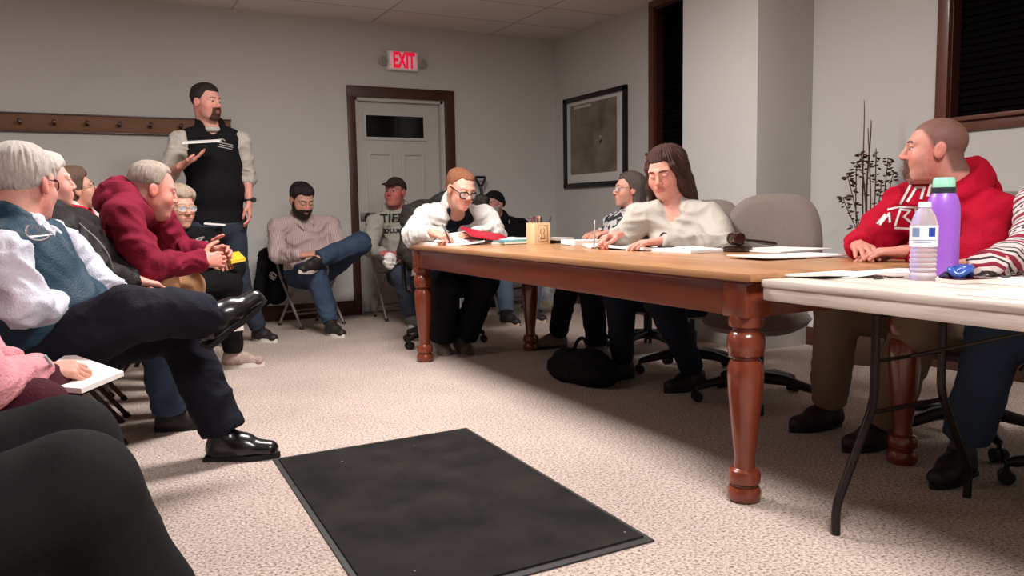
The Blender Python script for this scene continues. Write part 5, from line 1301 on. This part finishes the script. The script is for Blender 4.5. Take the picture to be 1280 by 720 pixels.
# dried branches in a floor vase
vp = np.array((4.28, 3.46, 0)); t = empty('dried_branches', tuple(vp), world=True)
M_twig = mat('brown_twig', (96, 68, 58), .8); M_leafd = mat('dried_leaf', (84, 48, 44), .7, vary=.3, vscale=30)
zcv = lambda px, py: W(px, py, 3.46 + (px - 1083) * -.002)
b = MB(); rng = random.Random(5); tips = []
for px, py, r in ((1080, 125, .0035), (1089, 150, .005), (1085, 160, .004), (1058, 218, .003), (1110, 198, .003), (1117, 216, .003), (1070, 205, .0035), (1101, 228, .0035), (1054, 246, .003), (1095, 185, .004), (1077, 190, .005)):
    e = zcv(px, py); s = np.array((4.28 + rng.uniform(-.02, .02), 3.46 + rng.uniform(-.02, .02), .5)); m = s * .45 + e * .55 + np.array((0, 0, -.02)); m[:2] = s[:2] * .6 + e[:2] * .4 + np.array((rng.uniform(-.03, .03), rng.uniform(-.03, .03)))
    p = smoothpath([s, m, e * .8 + m * .2 + (rng.uniform(-.01, .01), 0, 0), e], 6); b.tube(p, [r * 1.3 * (1 - .75 * i / (len(p) - 1)) + .001 for i in range(len(p))], 6); tips.append(p)
b.build('twig', M_twig, t)
b = MB()
for p in tips:
    for q in p[8:]:
        if q[2] > 1.32 or q[2] < .78: continue
        for _ in range(2):
            a = rng.uniform(0, 6.28); d = np.array((math.cos(a), math.sin(a), rng.uniform(-.5, .6))); d /= np.linalg.norm(d); ll = rng.uniform(.025, .05); sd = n3(np.cross(d, (0, 0, 1))) * ll * .35; up = np.cross(sd, d); up = n3(up) * .006
            q0 = q + d * .008; b.add([q0, q0 + d * ll * .5 + sd + up, q0 + d * ll, q0 + d * ll * .5 - sd + up, q0 + d * ll * .5 - up], [(0, 1, 4), (1, 2, 4), (2, 3, 4), (3, 0, 4), (0, 3, 1), (1, 3, 2)])
lf = b.build('leaf', M_leafd, t, 0); lf['kind'] = 'stuff'
b = MB(); b.lathe([(0, 0), (.09, 0), (.12, .08), (.125, .2), (.09, .38), (.05, .48), (.055, .56), (.062, .58), (.05, .575), (.045, .5), (0, .48)], vp, 28); b.build('vase', mat('brown_vase', (84, 62, 52), .35, coat=.3), t); tag(t, 'tall dried branches with dark leaves in a floor vase beside the wall column', 'dried branches')

# ------------------------------------------------------------------ things on the two tables
M_paper = mat('white_paper', (236, 230, 226), .7); M_paper2 = mat('cream_paper', (226, 214, 200), .7); M_folder_red = mat('red_folder', (172, 18, 44), .5); M_folder_teal = mat('teal_folder', (92, 146, 150), .6); M_brownf = mat('manila_folder', (214, 178, 138), .7)
NSH = [0]
def sheet(c, size, rz, label, z=None, m=None, th=.002, curl=.004, name='paper', cat='paper', tilt=(0, 0), group=None):
    NSH[0] += 1; rng = random.Random(NSH[0]); w, h = size; nx, ny = 8, 8; V = []; F = []
    ph = rng.uniform(0, 6)
    for side in (0, 1):
        for i in range(nx + 1):
            for j in range(ny + 1):
                u = i / nx - .5; v = j / ny - .5; zz = curl * (max(0, u * math.cos(ph) + v * math.sin(ph)) * 2) ** 2 + u * w * tilt[0] + v * h * tilt[1]
                V.append((u * w, v * h, zz + side * th))
    N1 = (nx + 1) * (ny + 1); I = lambda s, i, j: s * N1 + i * (ny + 1) + j
    for i in range(nx):
        for j in range(ny):
            F.append((I(1, i, j), I(1, i + 1, j), I(1, i + 1, j + 1), I(1, i, j + 1))); F.append((I(0, i, j), I(0, i, j + 1), I(0, i + 1, j + 1), I(0, i + 1, j)))
    for i in range(nx): F.append((I(0, i, 0), I(0, i + 1, 0), I(1, i + 1, 0), I(1, i, 0))); F.append((I(0, i + 1, ny), I(0, i, ny), I(1, i, ny), I(1, i + 1, ny)))
    for j in range(ny): F.append((I(0, 0, j + 1), I(0, 0, j), I(1, 0, j), I(1, 0, j + 1))); F.append((I(0, nx, j), I(0, nx, j + 1), I(1, nx, j + 1), I(1, nx, j)))
    o = mkobj(name, V, F, m or M_paper, None, 30); zz = c[2] if z is None else z
    o.location = (c[0], c[1], zz + .001); o.rotation_euler = (0, 0, rz); tag(o, label, cat, group); return o
on = lambda px, py, dz=0: WZ(px, py, TZ) + np.array((0, 0, dz))
T_ = lambda x, y, dz=0: np.array((x, y, TZ + dz))
sheet(T_(2.04, 4.93), (.30, .24), .1, 'stack of papers under the writing hand of the woman in white', th=.020)
sheet(T_(2.12, 4.80), (.24, .28), -.25, 'loose papers fanned out before the woman in white', th=.010, curl=.010)
sheet(T_(2.19, 4.86, .022), (.24, .20), .3, 'white sheet lifting against the red folder', curl=.035, tilt=(0, .18))
sheet(T_(2.34, 4.90), (.28, .26), .1, 'thick papers under the red folder', th=.022)
sheet(T_(2.30, 4.80, .050), (.30, .24), -.12, 'red folder lying open before the woman in white', m=M_folder_red, name='folder', cat='folder', curl=.0, tilt=(-.20, .22), th=.008)
sheet(T_(2.42, 4.68), (.28, .30), .1, 'cream papers under the teal folder beside the pencil box', m=M_paper2, th=.012)
sheet(T_(2.42, 4.68, .013), (.27, .29), .0, 'teal folder on the table left of the pencil box', m=M_folder_teal, name='folder', cat='folder', th=.010)
sheet(T_(2.45, 4.72, .024), (.22, .26), .25, 'pale blue papers on top of the teal folder', m=mat('pale_blue_paper', (186, 204, 206), .7), th=.006)
sheet(T_(2.60, 4.62), (.22, .26), .1, 'dark notebook under the papers of the older woman', m=mat('dark_notebook', (70, 44, 40), .6), name='notebook', cat='notebook', th=.014)
sheet(T_(2.62, 4.62, .015), (.26, .32), .3, 'papers on the dark notebook before the older woman', th=.016, curl=.01)
sheet(T_(2.64, 4.16), (.22, .16), .0, 'thick white notepad by the pen hand of the woman in cream', name='notepad', cat='notepad', th=.028)
sheet(T_(2.56, 3.52), (.30, .46), .1, 'large white sheets in front of the woman in the cream sweater', th=.014, curl=.010)
sheet(T_(2.54, 3.74), (.22, .26), -.25, 'white sheet under the pen of the woman in cream', curl=.012, th=.006)
sheet(T_(2.58, 3.10), (.24, .28), .05, 'white sheets left of the gavel', th=.014)
sheet(T_(2.57, 3.27), (.035, .09), .0, 'small dark clip lying on the white sheets', z=TZ + .016, m=mat('grey_clip', (70, 68, 68), .4), name='clip', cat='clip', th=.006, curl=0)
sheet(on(975, 313), (.42, .30), .15, 'white sheets behind the gavel end of the table', th=.006)
sheet(on(985, 322), (.46, .22), -.05, 'broad white sheets along the near edge of the wooden table', z=TZ + .004, th=.005, curl=.006)
sheet(on(936, 316) + np.array((.12, .08, 0)), (.14, .26), .1, 'manila folder under the papers near the table corner', m=M_brownf, name='folder', cat='folder', th=.003)
# pencil box
pc = on(673, 305); t = empty('pencil_box', tuple(pc), world=True); M_lw = woodm('light_box_wood', (206, 164, 118), (232, 198, 154), .55, .05, (1, 1, .2))
b = MB(); s_ = .052; H_ = .135
for dx, dy, sx, sy in ((-s_, 0, .009, 2 * s_ + .009), (s_, 0, .009, 2 * s_ + .009), (0, -s_, 2 * s_ - .009, .009), (0, s_, 2 * s_ - .009, .009)): b.box(pc + (dx, dy, H_ / 2), (sx, sy, H_), bev=.002)
b.box(pc + (0, 0, .006), (2 * s_ - .009, 2 * s_ - .009, .01)); bo = b.build('box', M_lw, t)
M_burn = mat('burnt_engraving', (96, 66, 44), .7)
for face_o, r_ in ((pc + (0, -s_ - .0055, H_ / 2), (1, 0, 0)),):
    strokes('engraving', [[(-.034, -.05), (.034, -.05), (.034, .05), (-.034, .05), (-.034, -.05)]], .003, None, face_o, r_, (0, 0, 1), M_burn, t)
    strokes('engraving', [[(-.012, .03), (-.016, .005), (-.004, -.01), (-.012, -.03)], [(.008, .034), (.014, .018), (.006, .0), (.016, -.016), (.01, -.034)], [(-.02, -.034), (.02, -.03)]], .004, None, face_o, r_, (0, 0, 1), M_burn, t)
tag(t, 'square light wood pencil box with a burnt engraving, full of pens', 'pencil box')
pens = [(-.03, -.02, (-.1, 0, 1), (30, 26, 26), 'black pen leaning left in the pencil box'), (-.012, .01, (.05, 0, 1), (170, 60, 50), 'red brown pencil standing in the pencil box'), (.01, -.015, (0, .05, 1), (196, 150, 90), 'yellow pencil standing in the pencil box'), (.022, .015, (.08, 0, 1), (60, 50, 50), 'dark marker standing in the pencil box'), (.02, -.02, (.45, 0, 1), (28, 28, 34), 'black pen leaning far right in the pencil box'), (-.03, .02, (-.05, .1, 1), (140, 60, 60), 'maroon pen at the back of the pencil box')]
for dx, dy, d, c, l in pens:
    d = n3(d); a = pc + (dx * .8, dy * .8, .014); e = a + d * (.165 if d[0] < .3 else .175); o = empty('pen', tuple(a), world=True)
    b = MB(); b.tube([a, a + d * .14, a + d * .141, e - d * .004, e], [.0042, .0042, .0048, .0048, .002], 10); b.build('barrel', mat('pen_%d_%d' % (c[0], c[1]), c, .4), o); tag(o, l, 'pen')
# gavel on its sound block
gc = on(921, 314.5); M_gav = mat('dark_lacquered_wood', (34, 16, 12), .18, coat=.6)
o = MB(); o.lathe([(0, 0), (.068, 0), (.074, .006), (.074, .018), (.062, .026), (.055, .029), (0, .03)], (0, 0, 0), 36); sb = o.build('sound_block', M_gav, None, 35); sb.location = tuple(gc); tag(sb, 'round dark wooden sound block under the gavel', 'sound block')
t = empty('gavel', tuple(gc + (0, 0, .03)), world=True); hd_ = n3((.35, .94, 0)); Mh = Matrix([[0, 1, hd_[0]], [0, 0, hd_[1]], [1, 0, 0]]); Mh = Matrix([[n3(np.cross((0, 0, 1), hd_))[0], 0, hd_[0]], [n3(np.cross((0, 0, 1), hd_))[1], 0, hd_[1]], [0, 1, 0]])
gh = gc + (-.005, 0, .03 + .031)
b = MB(); b.lathe([(0, -.052), (.024, -.052), (.031, -.045), (.031, -.03), (.026, -.026), (.026, -.02), (.03, -.015), (.03, .015), (.026, .02), (.026, .026), (.031, .03), (.031, .045), (.024, .052), (0, .052)], gh, 28, Mh); b.build('head', M_gav, t, 35)
hv = n3((.93, -.28, -.14)); b = MB(); b.tube([gh + hv * .025, gh + hv * .06, gh + hv * .14, gh + hv * .2, gh + hv * .215], [.008, .0075, .011, .012, .006], 12); b.build('handle', M_gav, t); tag(t, 'dark lacquered wooden gavel resting on its round block', 'gavel')
# pens in writing hands
def handpen(a, e, label, c):
    d = n3(e - a); o = empty('pen', tuple(a), world=True); b = MB(); L_ = np.linalg.norm(e - a); b.tube([a, a + d * .012, a + d * (L_ - .004), e], [.001, .0042, .0045, .003], 10); b.build('barrel', mat('pen_c%d' % c[0], c, .35), o); tag(o, label, 'pen')
w = I_['J']['wrR']; handpen(np.array((w[0] + .075, w[1] - .12, TZ + .012)), np.array((w[0] + .045, w[1] - .05, TZ + .135)), 'dark pen in the hand of the woman in white', (40, 38, 44))
w = L_['J']['wrR']; handpen(np.array((w[0] - .135, w[1] + .01, TZ + .012)), np.array((w[0] - .10, w[1] + .055, TZ + .155)), 'silver pen in the hand of the woman in cream', (150, 146, 146))
w = O_['J']['wrR']

# folding table things
fo = lambda px, py, dz=0: WZ(px, py, FZ) + np.array((0, 0, dz))
sheet(fo(1020, 344), (.26, .26), .1, 'stack of white sheets at the left end of the folding table', th=.008, curl=.006)
sheet(fo(1060, 344), (.18, .22), -.3, 'crumpled white sheet beside the stack on the folding table', curl=.010, th=.002)
sheet(fo(1100, 338), (.20, .24), .4, 'curled loose sheet behind the water bottle', curl=.006)
sheet(fo(1262, 352), (.24, .24), .05, 'white sheet at the right on the folding table, behind the phone', curl=.004)
sheet(fo(1268, 368), (.24, .16), .05, 'white sheet near the front right edge of the folding table', curl=.004)
sheet(fo(1235, 342), (.22, .20), .3, 'white sheet beneath the sleeve of the patterned sweater', curl=.004)
# keys
kc = fo(1105, 348); t = empty('keys', tuple(kc), world=True); b = MB(); b.tube([kc + (.012 * math.cos(a), .012 * math.sin(a), .003) for a in np.linspace(0, 2 * PI, 13)[:-1]], .0012, 6, closed=True); b.build('ring', M_post, t)
for a in (2.4, -.5, 3.3):
    d = np.array((math.cos(a), math.sin(a), 0)); e = np.array((-d[1], d[0], 0)); b = MB()
    M4 = Matrix([[d[0], e[0], 0, kc[0]], [d[1], e[1], 0, kc[1]], [0, 0, 1, kc[2]], [0, 0, 0, 1]]); b.prism([(.012, -.009), (.026, -.011), (.03, -.004), (.058, -.004), (.062, 0), (.058, .004), (.05, .003), (.046, .006), (.03, .004), (.026, .011), (.012, .009)], .002, .005, M4); b.build('key', M_black, t)
tag(t, 'bunch of dark keys beside the papers on the folding table', 'keys')
# purple flask
pb = fo(1180, 347); pb = WZ(1176, 344, FZ); t = empty('water_flask', tuple(pb), world=True); M_pur = mat('purple_powder_coat', (150, 92, 196), .38, coat=.1)
sc_ = 0.0029 / .0029
zd = float(_f @ (pb - CAMP)); k_ = zd / FPX; r_ = 19.5 * k_
b = MB(); b.lathe([(0, 0), (r_ * .93, 0), (r_, .004), (r_, 78 * k_), (r_ * .96, 88 * k_), (r_ * .80, 98 * k_), (r_ * .66, 103 * k_), (0, 103 * k_)], pb, 36); b.build('body', M_pur, t, 40)
b = MB(); b.lathe([(0, 102 * k_), (r_ * .72, 102 * k_), (r_ * .74, 104 * k_), (r_ * .74, 109 * k_), (0, 109 * k_)], pb, 32); b.build('collar', mat('charcoal_collar', (46, 48, 56), .4), t, 40)
b = MB(); b.lathe([(0, 109 * k_), (r_ * .66, 109 * k_), (r_ * .64, 118 * k_), (r_ * .56, 121 * k_), (0, 121 * k_)], pb, 32); b.build('cap', mat('mint_cap', (150, 214, 186), .45), t, 40)
tag(t, 'tall purple water flask with a mint cap behind the clear bottle', 'flask')
# clear water bottle
wb = WZ(1153, 350, FZ); t = empty('water_bottle', tuple(wb), world=True); zd = float(_f @ (wb - CAMP)); k_ = zd / FPX; r_ = 16 * k_
M_pet = mat('clear_bottle_plastic', (244, 244, 250), .06, trans=.7, ior=1.12, spec=.5); M_lab = mat('white_bottle_label', (232, 230, 236), .45); M_blue = mat('blue_label_print', (24, 64, 150), .45); M_greyl = mat('grey_label_print', (120, 140, 176), .5)
pr = [(0, .004), (r_ * .8, 0), (r_ * .98, 4 * k_)]
for i in range(6): pr += [(r_ * .98, (8 + 6 * i) * k_), (r_ * .90, (10 + 6 * i) * k_), (r_ * .98, (12 + 6 * i) * k_)]
pr += [(r_, 46 * k_), (r_, 66 * k_), (r_ * .96, 70 * k_), (r_ * .78, 80 * k_), (r_ * .48, 88 * k_), (r_ * .40, 90 * k_), (r_ * .40, 94 * k_), (0, 94 * k_)]
b = MB(); b.lathe(pr, wb, 36); b.build('bottle', M_pet, t, 50)
b = MB(); lz0, lz1 = 42 * k_, 68 * k_; n_ = 36; V = []; F = []
for z in (lz0, lz1):
    for i in range(n_): V.append(tuple(wb + (r_ * 1.015 * math.cos(2 * PI * i / n_), r_ * 1.015 * math.sin(2 * PI * i / n_), z)))
for i in range(n_): F.append((i, (i + 1) % n_, n_ + (i + 1) % n_, n_ + i))
lb_ = mkobj('label', V, F, M_lab, t, 60); tc_ = n3((-(wb[0]), -wb[1], 0)); rt_ = np.cross((0, 0, 1), tc_)
for xo, ww, mm in ((-.55, .5, M_greyl), (.55, .45, M_blue)):
    cc = wb + tc_ * .1 + rt_ * xo * r_ + (0, 0, 60 * k_); hw = ww * r_ / 2; hh_ = 5.5 * k_
    lay('print', [(-hw, -hh_), (hw, -hh_), (hw, hh_), (-hw, hh_)], [(0, 1, 2, 3)], lb_, cc, rt_, (0, 0, 1), mm, lb_, off=.0006)
strokes('print', [[(-.8 * r_, 0), (.8 * r_, 0)], [(-.7 * r_, -.006), (.5 * r_, -.006)]], .0022, lb_, wb + tc_ * .1 + (0, 0, 50 * k_), rt_, (0, 0, 1), M_greyl, lb_, off=.0006)
b = MB(); b.lathe([(0, 90.5 * k_), (r_ * .46, 90.5 * k_), (r_ * .46, 95 * k_), (r_ * .42, 97 * k_), (0, 97 * k_)], wb, 28); b.build('cap', mat('white_bottle_cap', (236, 234, 236), .4), t, 40)
tag(t, 'clear plastic water bottle with a white and blue label on the folding table', 'bottle')
# phone, blue earbuds case and cable
pn_ = fo(1212, 353); ph = sheet(pn_, (.085, .16), 1.35, 'dark phone in a white case lying on the folding table', m=M_solew, name='phone', cat='phone', th=.011, curl=0)
V, F = pad(.078, .152, .003, 8, lambda x, y, z: (y, x, .0125 + z)); mkobj('screen', V, F, mat('maroon_screen', (58, 14, 26), .2), ph, 40)
bc = pn_ + (-.015, .02, .013); t = empty('hair_clip', tuple(bc), world=True); M_bl = mat('blue_gloss_plastic', (50, 84, 168), .3, coat=.3)
b = MB(); b.tube([bc + (.03 * math.cos(a), .024 * math.sin(a), .016 + .008 * math.sin(3 * a)) for a in np.linspace(0, 2 * PI, 21)[:-1]], .011, 10, closed=True); b.build('loop', M_bl, t); b = MB(); b.tube([bc + (.045 + .02 * math.cos(a), .02 + .02 * math.sin(a), .026) for a in np.linspace(0, 2 * PI, 17)[:-1]], .010, 10, closed=True); b.build('loop', M_bl, t); tag(t, 'small blue looped hair clip on top of the phone', 'hair clip')
ch = WZ(1186, 352, FZ); b = MB(); sdfo = sdf_obj('pouch', [ell((0, 0, .014), (.035, .022, .014), k=.01)], .004, mat('dark_purple_cloth', (40, 22, 58), .7), None, .003, 30); sdfo.location = tuple(ch); tag(sdfo, 'small dark purple pouch beside the purple flask', 'pouch')
b = MB(); p0 = fo(1225, 350, .006); b.tube(smoothpath([p0, fo(1240, 345, .012), fo(1258, 349, .006), fo(1270, 345, .02), fo(1284, 350, .006)], 8), .003, 8); cb = b.build('cable', mat('grey_cable', (74, 80, 78), .5), None); thing_base(cb, p0); tag(cb, 'grey cable curling across the folding table by the phone', 'cable')

# ------------------------------------------------------------------ things held or worn loose
# pad, pen and book of the person in pink
c1, c2, c3 = WZ(40, 490, .53), WZ(152, 477, .53), WZ(104, 444, .53); cx_ = (c1 + c2) / 2; ax_ = c2 - c1; L1 = np.linalg.norm(ax_); ax_ /= L1; pe = np.array((-ax_[1], ax_[0], 0)); D1 = abs((c3 - c1) @ pe)
def quad_pad(name, pts, z, th, m, label, cat):
    P = [WZ(px, py, z) for px, py in pts]; c = sum(P) / 4; b = MB(); b.prism([(p[0] - c[0], p[1] - c[1]) for p in P], 0, th); o = b.build(name, m, None, 20); o.location = tuple(c); tag(o, label, cat); return o
quad_pad('writing_pad', [(29, 486), (102, 492), (155, 470), (86, 446)], .53, .014, M_paper, 'white writing pad on the lap of the person in pink', 'notepad')
quad_pad('folder', [(18, 492), (96, 497), (140, 478), (78, 450)], .508, .018, C_wine, 'maroon folder under the white pad on the lap of the person in pink', 'folder')
handpen(WZ(72, 466, .55), WZ(56, 445, .65), 'white and blue pen in the hand of the person in pink', (176, 190, 196))
# paper in the speaker's raised hand, and a folded paper in his pocket
hp_ = W(252, 177.5, 6.0); sheet(hp_, (.245, .20), math.atan2(-.10, 1) - .05, 'white sheet held level by the standing speaker', tilt=(.07, .16), th=.004, curl=0)
hp_ = W(269, 281.5, 6.15); sheet(hp_, (.14, .12), -.2, 'narrow white folded paper sticking out at the hip of the speaker', tilt=(-.10, .0), th=.012, curl=0)
# phone of the bearded man, yellow pad
q = W(402, 318, 6.58); sheet(q, (.08, .15), .6, 'dark phone in the hands of the bearded man', m=M_black, name='phone', cat='phone', th=.01, curl=0, tilt=(.2, .2))
q = W(294, 324, 5.36); sheet(q, (.09, .11), .2, 'small yellow notepad on the lap of the woman in the black printed top', m=mat('yellow_pad', (226, 176, 40), .6), name='notepad', cat='notepad', th=.02, curl=0, tilt=(.15, .35))
# white cup or cloth of the man in the cap
q = W(487, 326, 6.62); o = sdf_obj('napkin', [ell((0, 0, 0), (.05, .04, .06), k=.02)], .006, M_paper, None, .012, 18); o.location = tuple(q); tag(o, 'crumpled white napkin on the lap of the man in the cap', 'napkin')

# ------------------------------------------------------------------ prints and badges on clothes
hd = M_['objs']['top']; rM = (.30, -.95, 0); rM = (.55, -.83, 0)
O1 = WX(1142, 254, 2.75)
strokes('print', [[(-.055, -.01), (-.02, .075), (.055, .082), (.045, .02)], [(-.03, .0), (.0, .055), (.03, .055), (.02, .01)]], .010, hd, WX(1140, 251, 2.72), rM, (0, 0, 1), M_logo, M_['root'])
strokes('print', [[(-.125, -.055), (-.10, -.02), (-.115, -.06), (-.085, -.015), (-.08, -.05)], [(-.06, -.065), (-.045, .0), (-.01, -.005), (-.03, -.03), (.0, -.06)], [(-.09, .0), (-.05, .01), (.03, .005)], [(.01, .0), (.02, -.055), (.04, -.02), (.06, -.055), (.075, .01)], [(-.06, -.075), (.02, -.082), (.08, -.07)]], .008, hd, WX(1136, 262, 2.72), rM, (0, 0, 1), M_logo, M_['root'])
b = MB()
tp_ = E_['objs']['top']; c_ = W(248, 306, 5.2)
strokes('print', [[(-.07, .0), (-.05, .03), (-.02, .035), (-.045, .005), (-.03, -.02)], [(0, .03), (-.01, -.02), (.02, .005), (.05, .02), (.03, -.02)], [(.05, .0), (.08, -.01), (.06, -.035)], [(-.06, -.03), (.0, -.035), (.05, -.045)]], .010, tp_, c_, (.95, -.25, 0), (0, 0, 1), M_logog, E_['root'])
vt = A_['objs']['over']; c_ = W(48, 289, 2.95); SS = .62
strokes('badge', [[(.036 * math.cos(a), .028 * math.sin(a)) for a in np.linspace(2.4, 6.0, 12)]], .004, vt, c_, (.95, -.2, 0), (0, 0, 1), M_logo, A_['root'])
strokes('badge', [[(-.02, .005), (-.008, .022), (.0, .0), (.012, .02), (.024, .0), (.004, -.012), (-.014, -.01)]], .003, vt, c_, (.95, -.2, 0), (0, 0, 1), M_logog, A_['root'])
b = MB(); pz = [W(66, 272, 3.14), W(76, 292, 3.10), W(86, 312, 3.08), W(90, 324, 3.08)]
vt = F_['objs']['over']
strokes('badge', [[(-.05, .03), (-.02, .04), (.0, .028)], [(-.055, .012), (.055, .002)], [(-.04, -.004), (.058, -.014)], [(-.055, -.02), (.05, -.03)], [(-.03, .035), (-.025, .01), (-.045, .02)]], .006, vt, W(290, 178, 6.1), (1, .1, -.08), (0, 0, 1), M_logog, F_['root'])
strokes('zip', [[(0, .10), (0, .03)]], .006, vt, W(267, 166, 6.1), (1, .1, 0), (0, 0, 1), M_post, F_['root'])
